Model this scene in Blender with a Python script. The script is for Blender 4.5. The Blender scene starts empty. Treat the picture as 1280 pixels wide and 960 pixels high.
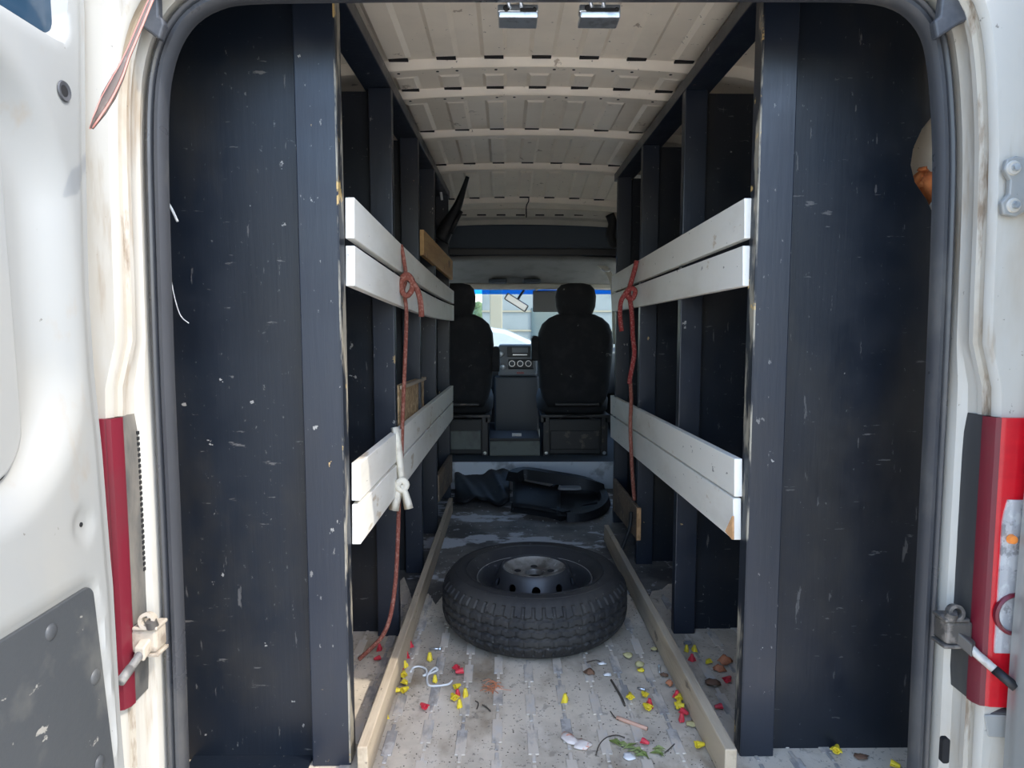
import bpy, bmesh, math, random
from mathutils import Vector, Matrix
R = math.radians
random.seed(7)
scene = bpy.context.scene
COL = scene.collection

# ------------------------------------------------------------------ camera
CAM = Vector((0.0, 0.0, 1.04)); FPX = 850.0
PITCH = math.atan(76 / FPX); YAW = math.atan(8 / FPX)
cam_d = bpy.data.cameras.new('camera'); cam = bpy.data.objects.new('camera', cam_d); COL.objects.link(cam)
cam_d.sensor_fit = 'HORIZONTAL'; cam_d.sensor_width = 36.0; cam_d.lens = FPX / 1280 * 36.0
cam_d.clip_start = 0.02; cam_d.clip_end = 500
cam.location = CAM; cam.rotation_euler = (R(90) - PITCH, 0, -YAW)
scene.camera = cam

# ------------------------------------------------------------------ sky, sun, exposure
SUN_TO = Vector((0.57, -0.30, 0.765)).normalized()
world = bpy.data.worlds.new('world'); scene.world = world; world.use_nodes = True
wn = world.node_tree; wn.nodes.clear()
wo = wn.nodes.new('ShaderNodeOutputWorld'); wb = wn.nodes.new('ShaderNodeBackground'); ws = wn.nodes.new('ShaderNodeTexSky')
ws.sky_type = 'NISHITA'; ws.sun_disc = False
ws.sun_elevation = math.asin(SUN_TO.z); ws.sun_rotation = math.atan2(SUN_TO.x, SUN_TO.y)
ws.air_density = 1.0; ws.dust_density = 1.3; ws.ozone_density = 1.0
wb.inputs['Strength'].default_value = 0.205
wn.links.new(ws.outputs[0], wb.inputs[0]); wn.links.new(wb.outputs[0], wo.inputs[0])
sd = bpy.data.lights.new('sun', 'SUN'); so = bpy.data.objects.new('sun', sd); COL.objects.link(so)
sd.energy = 0.75; sd.angle = R(0.6); sd.color = (1.0, 0.95, 0.86)
so.rotation_euler = SUN_TO.to_track_quat('Z', 'Y').to_euler(); so.location = (6, -4, 9)
vs = scene.view_settings
scene.display_settings.display_device = 'sRGB'
vs.view_transform = 'Standard'; vs.look = 'None'; vs.gamma = 1.0; vs.use_curve_mapping = False
vs.exposure = 2.1
scene.cycles.max_bounces = 10; scene.cycles.diffuse_bounces = 6; scene.cycles.transparent_max_bounces = 12
scene.cycles.caustics_reflective = False; scene.cycles.caustics_refractive = False

# ------------------------------------------------------------------ measuring helpers: a point of the photo at a known distance
_F = Vector((math.sin(YAW) * math.cos(PITCH), math.cos(YAW) * math.cos(PITCH), -math.sin(PITCH)))
_R = Vector((math.cos(YAW), -math.sin(YAW), 0)); _U = _R.cross(_F)
def ray(u, v): return _F + _R * ((u - 640) / FPX) + _U * ((480 - v) / FPX)
def P(u, v, Y):
    d = ray(u, v); return CAM + d * (Y / d.y)
FZ = -.045                                                          # height of the cargo floor
def PZ(u, v, z=0.0):                                                 # z above the cargo floor
    z += FZ; d = ray(u, v); return CAM + d * ((z - CAM.z) / d.z)
def PX(u, v, x):
    d = ray(u, v); return CAM + d * (x / d.x)
CX = 0.10                                                            # the van's centre line

# ------------------------------------------------------------------ materials
def mat(name, base, rough=0.5, metal=0.0, spec=0.5, layers=(), bump=None, coat=0.0, rvar=0.0):
    m = bpy.data.materials.new(name); m.use_nodes = True
    nt = m.node_tree; N = nt.nodes; L = nt.links
    b = N['Principled BSDF']
    b.inputs['Roughness'].default_value = rough; b.inputs['Metallic'].default_value = metal
    b.inputs['Specular IOR Level'].default_value = spec
    b.inputs['Coat Weight'].default_value = coat; b.inputs['Coat Roughness'].default_value = 0.15
    geo = N.new('ShaderNodeNewGeometry')
    def noise(scale, stretch, detail=4.0, w=0.0):
        mp = N.new('ShaderNodeMapping'); mp.inputs['Scale'].default_value = stretch
        mp.inputs['Location'].default_value = (w, w * 1.7, w * .6)
        L.new(geo.outputs['Position'], mp.inputs['Vector'])
        n = N.new('ShaderNodeTexNoise'); n.inputs['Scale'].default_value = scale; n.inputs['Detail'].default_value = detail
        n.inputs['Roughness'].default_value = 0.6
        L.new(mp.outputs[0], n.inputs['Vector']); return n.outputs['Fac']
    cur = None
    for i, ly in enumerate(layers):
        col, scale, lo, hi = ly[:4]; stretch = ly[4] if len(ly) > 4 else (1, 1, 1); amt = ly[5] if len(ly) > 5 else 1.0
        f = noise(scale, stretch, 5.0, 3.1 * i + 1)
        lo, hi = .5 + (lo - .5) * .74, .5 + (hi - .5) * .74
        mr = N.new('ShaderNodeMapRange'); mr.inputs['From Min'].default_value = lo; mr.inputs['From Max'].default_value = hi
        mr.inputs['To Max'].default_value = amt; mr.clamp = True
        L.new(f, mr.inputs['Value'])
        mx = N.new('ShaderNodeMix'); mx.data_type = 'RGBA'
        if cur is None: mx.inputs[6].default_value = (*base, 1)
        else: L.new(cur, mx.inputs[6])
        mx.inputs[7].default_value = (*col, 1); L.new(mr.outputs[0], mx.inputs[0]); cur = mx.outputs[2]
    if cur is None: b.inputs['Base Color'].default_value = (*base, 1)
    else: L.new(cur, b.inputs['Base Color'])
    if rvar:
        f = noise(9, (1, 1, 1)); mr = N.new('ShaderNodeMapRange'); mr.inputs['From Min'].default_value = .3; mr.inputs['From Max'].default_value = .7
        mr.inputs['To Min'].default_value = rough - rvar; mr.inputs['To Max'].default_value = rough + rvar
        L.new(f, mr.inputs['Value']); L.new(mr.outputs[0], b.inputs['Roughness'])
    if bump:
        sc, st, stretch = bump
        f = noise(sc, stretch, 6.0); bp = N.new('ShaderNodeBump'); bp.inputs['Strength'].default_value = st; bp.inputs['Distance'].default_value = 0.002
        L.new(f, bp.inputs['Height']); L.new(bp.outputs[0], b.inputs['Normal'])
    return m

def glassy(name, tint=(1, 1, 1), refl=0.06):
    m = bpy.data.materials.new(name); m.use_nodes = True
    nt = m.node_tree; nt.nodes.clear()
    o = nt.nodes.new('ShaderNodeOutputMaterial'); mx = nt.nodes.new('ShaderNodeMixShader'); mx.inputs[0].default_value = refl
    t = nt.nodes.new('ShaderNodeBsdfTransparent'); t.inputs[0].default_value = (*tint, 1)
    g = nt.nodes.new('ShaderNodeBsdfGlossy'); g.inputs['Roughness'].default_value = 0.03
    nt.links.new(t.outputs[0], mx.inputs[1]); nt.links.new(g.outputs[0], mx.inputs[2]); nt.links.new(mx.outputs[0], o.inputs[0])
    return m

M = {}
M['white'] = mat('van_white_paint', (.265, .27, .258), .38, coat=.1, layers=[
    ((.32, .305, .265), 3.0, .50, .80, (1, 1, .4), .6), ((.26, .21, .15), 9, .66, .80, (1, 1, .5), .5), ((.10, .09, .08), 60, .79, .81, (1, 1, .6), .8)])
M['jamb'] = mat('jamb_white_paint', (.46, .44, .39), .42, layers=[
    ((.38, .33, .26), 4.0, .48, .76, (2, 2, .5), .75), ((.27, .19, .11), 8, .62, .78, (2, 2, .25), .75), ((.10, .085, .07), 50, .77, .80, (1, 1, 1), .7)])
M['beige'] = mat('beige_primer', (.84, .76, .64), .40, layers=[
    ((.66, .59, .49), 3.0, .48, .78, (1, 1, 1), .6), ((.22, .15, .09), 12, .715, .76, (1, 1, 1), .7), ((.06, .05, .04), 45, .755, .775, (1, 1, 1), .8)])
M['black_ply'] = mat('black_painted_plywood', (.005, .0085, .015), .40, spec=.50, rvar=.08, layers=[
    ((.010, .011, .014), 2.2, .48, .78, (1, 1, .6), .8), ((.032, .029, .024), 3.0, .52, .78, (1, 1, .5), .6),
    ((.15, .15, .145), 95, .73, .79, (1, 1, .6), .5), ((.15, .145, .14), 42, .73, .76, (.30, 1, 1.6), .5), ((.15, .145, .14), 30, .735, .75, (1.8, 1, .30), .45), ((.34, .33, .31), 26, .775, .79, (1, 1, 1), .7)],
    bump=(9, .16, (14, 14, .9)))
M['black_stud'] = mat('black_painted_timber', (.008, .013, .024), .40, spec=.6, rvar=.08, layers=[
    ((.016, .017, .020), 3, .5, .8, (1, 1, .4), .8), ((.30, .29, .27), 70, .74, .77, (1, 1, .5), .5), ((.40, .39, .36), 26, .765, .78, (1, 1, .6), .7), ((.50, .34, .15), 16, .795, .80, (1, 1, 1), .8)],
    bump=(10, .2, (10, 10, .8)))
M['worn_edge'] = mat('chipped_black_paint', (.010, .014, .022), .5, layers=[((.40, .36, .28), 16, .50, .60, (1, 1, .25), .75), ((.62, .42, .16), 10, .66, .70, (1, 1, 1), .9)])
M['white_slat'] = mat('white_painted_timber', (.86, .84, .77), .55, layers=[
    ((.66, .62, .53), 4, .48, .78, (1, .35, 1), .7), ((.46, .34, .19), 13, .69, .75, (1, .4, 1), .6), ((.10, .09, .08), 40, .735, .75, (1, .5, 1), .7)],
    bump=(12, .3, (8, .7, 8)))
M['raw_wood'] = mat('weathered_bare_timber', (.47, .385, .275), .75, layers=[
    ((.33, .26, .18), 5, .42, .70, (6, .5, 6), .8), ((.27, .245, .215), 3, .5, .75, (1, .5, 1), .6), ((.10, .08, .06), 30, .70, .73, (1, .4, 1), .7)],
    bump=(14, .5, (9, .6, 9)))
M['tan_wood'] = mat('tan_plank_wood', (.50, .30, .12), .6, layers=[((.36, .20, .07), 5, .42, .70, (6, .5, 6), .8), ((.16, .09, .05), 9, .66, .72, (1, 1, 1), .8)], bump=(14, .4, (9, .6, 9)))
M['osb'] = mat('chipboard', (.48, .33, .18), .8, layers=[((.26, .16, .08), 60, .48, .56, (1, 1, .6), .8), ((.62, .47, .28), 45, .60, .66, (1, .6, 1), .7)])
M['old_wood'] = mat('dirty_brown_plywood', (.20, .14, .09), .75, layers=[((.11, .08, .06), 10, .45, .6, (1, .6, 1), .8), ((.42, .36, .28), 30, .66, .70, (.6, 2, 1), .7)])
M['old_edge'] = mat('split_wood_edge', (.50, .28, .13), .8, layers=[((.30, .16, .07), 40, .45, .6, (1, 1, .5), .8)])
M['floor'] = mat('dirty_grey_floor', (.60, .52, .41), .72, layers=[
    ((.38, .33, .26), 3.2, .42, .66, (1, 1, 1), .95), ((.20, .145, .085), 3.6, .56, .76, (1, .6, 1), .85),
    ((.72, .65, .55), 6.5, .60, .74, (1, .6, 1), .5), ((.12, .105, .085), 26, .65, .74, (1, 1, 1), .45), ((.10, .09, .08), 90, .66, .70, (1, 1, 1), .6)],
    bump=(70, .5, (1, 1, 1)))
M['rib'] = mat('worn_floor_bead', (.56, .49, .40), .65, layers=[((.22, .215, .21), 7, .47, .60, (1.6, .7, 1), .8), ((.52, .49, .45), 30, .55, .66, (1, .7, 1), .6)], bump=(60, .4, (1, 1, 1)))
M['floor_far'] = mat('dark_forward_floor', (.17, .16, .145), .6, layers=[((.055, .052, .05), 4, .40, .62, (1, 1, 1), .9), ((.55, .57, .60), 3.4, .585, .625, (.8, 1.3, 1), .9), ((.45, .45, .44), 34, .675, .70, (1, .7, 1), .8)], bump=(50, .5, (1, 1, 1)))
M['sill'] = mat('grey_white_step', (.55, .58, .62), .6, layers=[((.20, .20, .21), 8, .58, .72, (1, 1, 1), .7)])
M['rubber'] = mat('black_weatherstrip_rubber', (.045, .047, .052), .36, layers=[((.16, .15, .13), 6, .5, .8, (1, 1, .5), .5)], rvar=.1)
M['cap'] = mat('dark_rubber_cap', (.045, .048, .055), .5, layers=[((.12, .12, .12), 14, .5, .8, (1, 1, 1), .6)])
M['tyre'] = mat('dusty_tyre_rubber', (.014, .014, .015), .75, layers=[((.042, .039, .035), 5, .45, .75, (1, 1, 1), .8), ((.16, .155, .145), 44, .72, .78, (1, 1, 1), .6)], bump=(60, .4, (1, 1, 1)))
M['rim'] = mat('black_steel_rim', (.026, .028, .032), .42, metal=.1, layers=[((.16, .16, .16), 30, .68, .76, (1, 1, 1), .6)])
M['rim_worn'] = mat('worn_bare_steel', (.30, .29, .27), .45, metal=.5, layers=[((.10, .085, .07), 10, .42, .65, (1, 1, 1), .9), ((.55, .53, .50), 26, .62, .70, (1, 1, 1), .7)])
M['dark'] = mat('near_black_plastic', (.010, .011, .013), .5)
M['void'] = mat('dark_cavity', (.006, .006, .007), .8)
M['black_plastic'] = mat('black_moulded_plastic', (.006, .007, .009), .55, spec=.35, layers=[((.03, .03, .032), 9, .58, .78, (1, 1, 1), .7), ((.25, .25, .26), 40, .76, .78, (1, 1, 1), .6)], bump=(30, .3, (1, 1, 1)))
M['seat'] = mat('black_seat_fabric', (.014, .015, .018), .85, layers=[((.03, .03, .034), 10, .5, .75, (1, 1, 1), .7), ((.28, .28, .28), 16, .755, .775, (1, 1, 1), .6)], bump=(120, .4, (1, 1, 1)))
M['seat_metal'] = mat('dark_seat_frame_metal', (.030, .030, .032), .45, metal=.4, layers=[((.14, .12, .10), 18, .6, .7, (1, 1, 1), .6)])
M['greybox'] = mat('grey_green_box', (.15, .165, .15), .6, layers=[((.07, .07, .065), 6, .5, .7, (1, 1, 1), .7)])
M['dash'] = mat('charcoal_dash_plastic', (.028, .032, .038), .45)
M['dash_grey'] = mat('mid_grey_dash_plastic', (.075, .083, .095), .4)
M['silver'] = mat('silver_trim', (.55, .56, .58), .3, metal=.8)
M['zinc'] = mat('zinc_plated_steel', (.66, .70, .74), .28, metal=.9, layers=[((.30, .32, .34), 40, .5, .7, (1, 1, 1), .6)])
M['liner'] = mat('grey_headliner_felt', (.20, .20, .195), .9, layers=[((.15, .15, .145), 6, .5, .7, (1, 1, 1), .7)])
M['shelf'] = mat('dark_shelf_felt', (.055, .07, .09), .9)
M['cream'] = mat('cream_plastic_trim', (.46, .44, .38), .55, layers=[((.34, .32, .27), 5, .5, .75, (1, 1, 1), .6)])
M['visor'] = mat('grey_visor_vinyl', (.16, .16, .165), .7)
M['glass'] = glassy('windscreen_glass', (.93, .98, .97), .05)
M['glass_blue'] = glassy('windscreen_blue_band', (.10, .42, .90), .05)
M['door_glass'] = mat('dark_door_glass', (.02, .045, .075), .08, spec=.6)
M['door_trim'] = mat('dark_grey_door_panel', (.050, .054, .057), .5, layers=[((.16, .155, .135), 4, .52, .78, (1, 1, 1), .7), ((.40, .38, .33), 22, .72, .75, (1, .8, 1.4), .6)], bump=(80, .25, (1, 1, 1)))
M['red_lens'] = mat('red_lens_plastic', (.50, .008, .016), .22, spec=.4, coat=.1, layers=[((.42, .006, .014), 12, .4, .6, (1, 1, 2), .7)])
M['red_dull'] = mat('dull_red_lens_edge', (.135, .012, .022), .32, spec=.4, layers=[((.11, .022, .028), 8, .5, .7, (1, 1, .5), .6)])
M['clear_lens'] = mat('clear_silver_lens', (.72, .73, .74), .12, metal=.55, layers=[((.95, .95, .95), 45, .5, .6, (1, 1, .6), .8), ((.30, .30, .31), 28, .58, .66, (1, 1, 1), .7)])
M['amber'] = mat('amber_bulb', (.80, .25, .05), .25)
M['housing'] = mat('lamp_housing_grey', (.085, .083, .078), .6, layers=[((.22, .20, .165), 9, .46, .72, (1, 1, .4), .8)], bump=(50, .3, (1, 1, 1)))
M['housing_clean'] = mat('lamp_housing_charcoal', (.040, .041, .043), .55, layers=[((.09, .088, .08), 6, .5, .75, (1, 1, .4), .7)])
M['bracket_tan'] = mat('dusty_metal_bracket', (.44, .38, .30), .6, layers=[((.20, .16, .12), 24, .48, .66, (1, 1, 1), .8)], bump=(90, .4, (1, 1, 1)))
M['bracket_dark'] = mat('greasy_metal_bracket', (.075, .068, .06), .5, layers=[((.24, .21, .18), 26, .55, .68, (1, 1, 1), .7)], bump=(90, .4, (1, 1, 1)))
M['arm'] = mat('grey_check_arm', (.22, .21, .19), .5, layers=[((.10, .10, .10), 20, .5, .65, (1, 1, 1), .7)])
M['arm_light'] = mat('light_check_arm', (.55, .52, .46), .45, layers=[((.30, .27, .23), 20, .5, .65, (1, 1, 1), .7)])
M['rope'] = mat('red_brown_rope', (.20, .055, .036), .9, layers=[((.32, .15, .11), 120, .5, .62, (1, 1, 1), .8)], bump=(200, .8, (1, 1, 1)))
M['rope_red'] = mat('red_braided_rope', (.25, .030, .028), .9, layers=[((.42, .18, .15), 150, .55, .62, (1, 1, 1), .8)], bump=(200, .8, (1, 1, 1)))
M['cloth'] = mat('cream_cloth', (.70, .66, .56), .9, layers=[((.50, .45, .37), 30, .5, .7, (1, 1, 1), .6)], bump=(120, .5, (1, 1, 1)))
M['strap'] = mat('black_wire_tape', (.13, .10, .085), .6, layers=[((.22, .18, .15), 30, .5, .65, (1, 1, 1), .7)])
M['strap_red'] = mat('pink_red_wire', (.66, .27, .22), .5)
M['nut_yellow'] = mat('yellow_plastic', (.78, .60, .035), .4, layers=[((.55, .42, .05), 60, .5, .65, (1, 1, 1), .6)])
M['nut_red'] = mat('red_plastic', (.60, .035, .055), .4, layers=[((.42, .03, .04), 60, .5, .65, (1, 1, 1), .6)])
M['string'] = mat('white_string', (.72, .72, .70), .7)
M['leaf_green'] = mat('green_leaf', (.15, .19, .045), .6, layers=[((.26, .28, .10), 40, .5, .65, (1, 1, 1), .7)])
M['leaf_dry'] = mat('dry_orange_leaf', (.50, .19, .09), .75, layers=[((.34, .11, .05), 40, .5, .65, (1, 1, 1), .7)])
M['leaf_brown'] = mat('brown_leaf', (.16, .085, .05), .8)
M['paper'] = mat('white_paper_scrap', (.70, .69, .67), .8)
M['paper_orange'] = mat('orange_white_wrapper', (.70, .62, .56), .6, layers=[((.72, .26, .13), 40, .50, .60, (1, 1, 1), .9)])
M['sponge'] = mat('yellowed_foam', (.46, .40, .19), .9)
M['twig'] = mat('dark_twig', (.07, .055, .04), .8)
M['pink_stick'] = mat('pinkish_wood_stick', (.58, .34, .24), .7)
M['foam'] = mat('orange_foam', (.62, .20, .06), .9, layers=[((.42, .11, .03), 25, .5, .65, (1, 1, 1), .7)], bump=(40, .8, (1, 1, 1)))
M['concrete'] = mat('concrete_ground', (.66, .58, .47), .9, layers=[((.56, .49, .40), 1.5, .45, .7, (1, 1, 1), .7)])
M['car_white'] = mat('white_car_paint', (.40, .41, .41), .25, coat=.5)
M['car_glass'] = mat('car_window_glass', (.06, .09, .10), .06, spec=.7)
M['stucco'] = mat('pale_stucco', (.20, .22, .22), .9, layers=[((.16, .18, .18), 2, .5, .7, (1, 1, 1), .6)])
M['post'] = mat('beige_post', (.26, .23, .17), .8)
M['foliage'] = mat('distant_foliage', (.10, .14, .06), .9, layers=[((.05, .08, .03), 6, .45, .6, (1, 1, 1), .8)])
M['bark'] = mat('bark', (.12, .09, .06), .9)

# ------------------------------------------------------------------ mesh helpers
ORG = {}
class MB:
    def __init__(s): s.v = []; s.f = []
    def add(s, vs, fs):
        o = len(s.v); s.v += [Vector(p) for p in vs]; s.f += [tuple(i + o for i in f) for f in fs]; return s
    def hexa(s, p):
        return s.add(p, [(0, 3, 2, 1), (4, 5, 6, 7), (0, 1, 5, 4), (1, 2, 6, 5), (2, 3, 7, 6), (3, 0, 4, 7)])
    def box(s, x0, x1, y0, y1, z0, z1):
        return s.hexa([(x0, y0, z0), (x1, y0, z0), (x1, y1, z0), (x0, y1, z0), (x0, y0, z1), (x1, y0, z1), (x1, y1, z1), (x0, y1, z1)])
    def obox(s, c, ax, ay, az, hx, hy, hz):
        c = Vector(c); q = []
        for z in (-1, 1):
            for x, y in ((-1, -1), (1, -1), (1, 1), (-1, 1)): q.append(c + ax * (x * hx) + ay * (y * hy) + az * (z * hz))
        return s.hexa(q)
    def loft(s, rings, closed=True, caps=True):
        n = len(rings[0]); o = len(s.v); s.v += [Vector(p) for r in rings for p in r]
        for i in range(len(rings) - 1):
            for j in range(n if closed else n - 1):
                a = o + i * n + j; b = o + i * n + (j + 1) % n
                s.f.append((a, b, b + n, a + n))
        if caps and closed:
            s.f.append(tuple(o + j for j in range(n))[::-1]); s.f.append(tuple(o + (len(rings) - 1) * n + j for j in range(n)))
        return s
    def tube(s, pts, r, n=8, flat=1.0):
        pts = [Vector(p) for p in pts]; m = len(pts); rs = r if isinstance(r, (list, tuple)) else [r] * m
        rings = []; up = None
        for i in range(m):
            t = (pts[min(i + 1, m - 1)] - pts[max(i - 1, 0)]).normalized()
            if up is None: up = t.orthogonal().normalized()
            up = (up - t * up.dot(t)); up = up.normalized() if up.length > 1e-6 else t.orthogonal().normalized()
            w = t.cross(up)
            rings.append([pts[i] + up * (math.cos(a) * rs[i]) + w * (math.sin(a) * rs[i] * flat) for a in (2 * math.pi * k / n for k in range(n))])
        return s.loft(rings)
    def lathe(s, prof, n=32, c=(0, 0, 0), ax=Vector((0, 0, 1)), closed_prof=False):
        ax = Vector(ax).normalized(); e1 = ax.orthogonal().normalized(); e2 = ax.cross(e1); c = Vector(c)
        if abs(ax.z) > .99: e1, e2 = Vector((1, 0, 0)), Vector((0, 1, 0)) * (1 if ax.z > 0 else -1)
        o = len(s.v); m = len(prof)
        for k in range(n):
            a = 2 * math.pi * k / n; d = e1 * math.cos(a) + e2 * math.sin(a)
            for r, z in prof: s.v.append(c + d * r + ax * z)
        for k in range(n):
            k2 = (k + 1) % n
            for j in range(m if closed_prof else m - 1):
                j2 = (j + 1) % m
                s.f.append((o + k * m + j, o + k2 * m + j, o + k2 * m + j2, o + k * m + j2))
        if not closed_prof:
            if prof[0][0] > 1e-5: s.f.append(tuple(o + k * m for k in range(n))[::-1])
            if prof[-1][0] > 1e-5: s.f.append(tuple(o + k * m + m - 1 for k in range(n)))
        return s
    def prism(s, poly, axis, a, b):
        def mk(p, t): return {'x': (t, p[0], p[1]), 'y': (p[0], t, p[1]), 'z': (p[0], p[1], t)}[axis]
        n = len(poly); s_ = [mk(p, a) for p in poly] + [mk(p, b) for p in poly]
        return s.add(s_, [tuple(range(n))[::-1], tuple(range(n, 2 * n))] + [(i, (i + 1) % n, (i + 1) % n + n, i + n) for i in range(n)])
    def grid(s, fn, nu, nv):
        o = len(s.v)
        for j in range(nv + 1):
            for i in range(nu + 1): s.v.append(Vector(fn(i / nu, j / nv)))
        for j in range(nv):
            for i in range(nu):
                a = o + j * (nu + 1) + i; s.f.append((a, a + 1, a + nu + 2, a + nu + 1))
        return s
    def build(s, name, m, parent=None, smooth=False, bevel=0, origin=None, solid=0, fix=True, seg=2):
        if parent is not None: base = ORG[parent.name]
        else: base = Vector((0, 0, 0))
        xs = [p.x for p in s.v]; ys = [p.y for p in s.v]; zs = [p.z for p in s.v]
        org = Vector(origin) if origin is not None else Vector(((min(xs) + max(xs)) / 2, (min(ys) + max(ys)) / 2, min(zs)))
        me = bpy.data.meshes.new(name); me.from_pydata([p - org for p in s.v], [], s.f)
        if fix:
            bm = bmesh.new(); bm.from_mesh(me); bmesh.ops.remove_doubles(bm, verts=bm.verts, dist=1e-6)
            bmesh.ops.recalc_face_normals(bm, faces=bm.faces); bm.to_mesh(me); bm.free()
        me.materials.append(M[m] if isinstance(m, str) else m)
        o = bpy.data.objects.new(name, me); COL.objects.link(o)
        if parent is not None: o.parent = parent
        o.location = org - base; ORG[o.name] = org
        if solid:
            md = o.modifiers.new('solid', 'SOLIDIFY'); md.thickness = solid; md.offset = 0
        if bevel:
            md = o.modifiers.new('bevel', 'BEVEL'); md.width = bevel; md.segments = seg; md.limit_method = 'ANGLE'; md.angle_limit = R(40)
        if smooth:
            for p in me.polygons: p.use_smooth = True
            if smooth != 'all':
                try: me.set_sharp_from_angle(angle=R(38))
                except Exception: pass
        return o

def tag(o, label, cat, group=None):
    o['label'] = label; o['category'] = cat
    if group: o['group'] = group
    return o
def struct(o, label=None):
    o['kind'] = 'structure'
    if label: o['label'] = label
    return o
def thing(name, loc, label, cat, group=None):
    o = bpy.data.objects.new(name, None); COL.objects.link(o); o.empty_display_size = .05
    o.location = loc; ORG[o.name] = Vector(loc); return tag(o, label, cat, group)
def share(src, name, parent, loc):
    o = src.copy(); o.name = name; COL.objects.link(o); o.parent = parent; o.location = loc; return o
def smooth01(a, b, x):
    t = max(0., min(1., (x - a) / (b - a))); return t * t * (3 - 2 * t)
def rrect(y0, y1, z0, z1, r, n=6):
    pts = []
    for cy, cz, a0 in ((y1 - r, z1 - r, 0), (y0 + r, z1 - r, 90), (y0 + r, z0 + r, 180), (y1 - r, z0 + r, 270)):
        for k in range(n + 1):
            a = R(a0 + 90 * k / n); pts.append((cy + r * math.cos(a), cz + r * math.sin(a)))
    return pts
def sd_rrect(y, z, y0, y1, z0, z1, r):
    qy = abs(y - (y0 + y1) / 2) - (y1 - y0) / 2 + r; qz = abs(z - (z0 + z1) / 2) - (z1 - z0) / 2 + r
    return math.hypot(max(qy, 0), max(qz, 0)) + min(max(qy, qz), 0) - r

# ================================================================== THE SETTING
# ---- ground outside
struct(MB().box(-60, 60, -40, 90, -.90, -.62).build('ground', 'concrete'))

# ---- cargo floor
fl = MB(); fl.box(CX - .95, CX + .95, 1.42, 4.40, FZ - .06, FZ)
floor = struct(fl.build('floor', 'floor'))
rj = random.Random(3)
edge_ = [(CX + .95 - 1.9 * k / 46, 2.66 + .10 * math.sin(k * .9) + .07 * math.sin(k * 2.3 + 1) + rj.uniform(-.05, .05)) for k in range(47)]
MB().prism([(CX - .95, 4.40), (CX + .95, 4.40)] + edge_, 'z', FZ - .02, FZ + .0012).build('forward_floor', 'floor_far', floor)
MB().box(CX - .95, CX + .95, 4.40, 6.35, .10, .13).build('cab_floor', 'shelf', floor)
MB().box(CX - .95, CX + .95, 4.385, 4.40, FZ, .135).build('step_riser', 'sill', floor, bevel=.004)
MB().box(CX - .95, CX + .95, 1.30, 1.42, -.30, FZ - .012).build('rear_sill', 'jamb', floor, bevel=.01)
def bead_mesh():
    w, l = .014, .052; w2 = .005
    pts = [(-w2, -l - .03), (w2, -l - .03), (w2, -l), (w, -l), (w, l), (w2, l), (w2, l + .03), (-w2, l + .03), (-w2, l), (-w, l), (-w, -l), (-w2, -l)]
    m = MB(); m.prism(pts, 'z', 0, .004); return m
first = None
for ix in range(-8, 9):
    X = CX - .03 + ix * .093
    for iy in range(7):
        Y = 1.50 + iy * .175 + (.05 if ix % 2 else 0)
        if first is None:
            m = bead_mesh(); m.v = [p + Vector((X, Y, FZ - .0005)) for p in m.v]
            first = m.build('floor_bead', 'rib', floor, bevel=.0015, seg=1)
            f0 = Vector((X, Y))
        else:
            share(first, 'floor_bead', floor, first.location + Vector((X - f0.x, Y - f0.y, 0)))

# ---- ceiling skin, arched, falling a little towards the cab
def roofz(Y):
    if Y < 3.7: return 1.93
    return 1.93 - .085 * ((Y - 3.7) / .7) ** 1.3
def ceil_pt(dx, Y):
    a = abs(dx); z0 = roofz(Y)
    if a <= .66: return (CX + dx, Y, z0 - .06 * dx * dx)
    t = (a - .66) / .30
    ang = t * math.pi / 2
    return (CX + math.copysign(.66 + .29 * math.sin(ang), dx), Y, z0 - .0261 - .30 * (1 - math.cos(ang)))
cg = MB().grid(lambda i, j: ceil_pt(-.96 + 1.92 * i, 1.44 + 3.40 * j), 48, 34)
ceiling = struct(cg.build('ceiling', 'beige', smooth='all', solid=.012))
# pressed channels: recessed-looking pads between the bows, each a thin raised pan with sloping ends and a drain slot
def pad(Xc, w, Y0, Y1):
    m = MB(); h = .012; e = .014
    def pt(x, y, d): z = ceil_pt(x - CX, y)[2] - .0066 - d; return (x, y, z)
    a, b = Xc - w / 2, Xc + w / 2
    m.add([pt(a, Y0, 0), pt(b, Y0, 0), pt(b, Y1, 0), pt(a, Y1, 0), pt(a + e, Y0 + e, h), pt(b - e, Y0 + e, h), pt(b - e, Y1 - e * 2, h), pt(a + e, Y1 - e * 2, h)],
          [(0, 1, 5, 4), (1, 2, 6, 5), (2, 3, 7, 6), (3, 0, 4, 7), (4, 5, 6, 7)])
    return m
bows = [(2.365, 2.43), (2.65, 2.715), (3.20, 3.26), (3.83, 3.89), (4.42, 4.47)]
bays = [(1.50, 2.345), (2.46, 2.635), (2.75, 3.18), (3.29, 3.805), (3.92, 4.40)]
for Y0, Y1 in bays:
    for k in range(-3, 4):
        Xc = CX + .02 + k * .158
        p = pad(Xc, .088, Y0 + .015, Y1 - .012).build('pressed_channel', 'beige', ceiling, fix=False)
        z = ceil_pt(Xc - CX, Y1)[2] - .0075
        MB().box(Xc - .032, Xc + .032, Y1 - .014, Y1 + .004, z - .006, z).build('drain_slot', 'void', ceiling)
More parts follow.
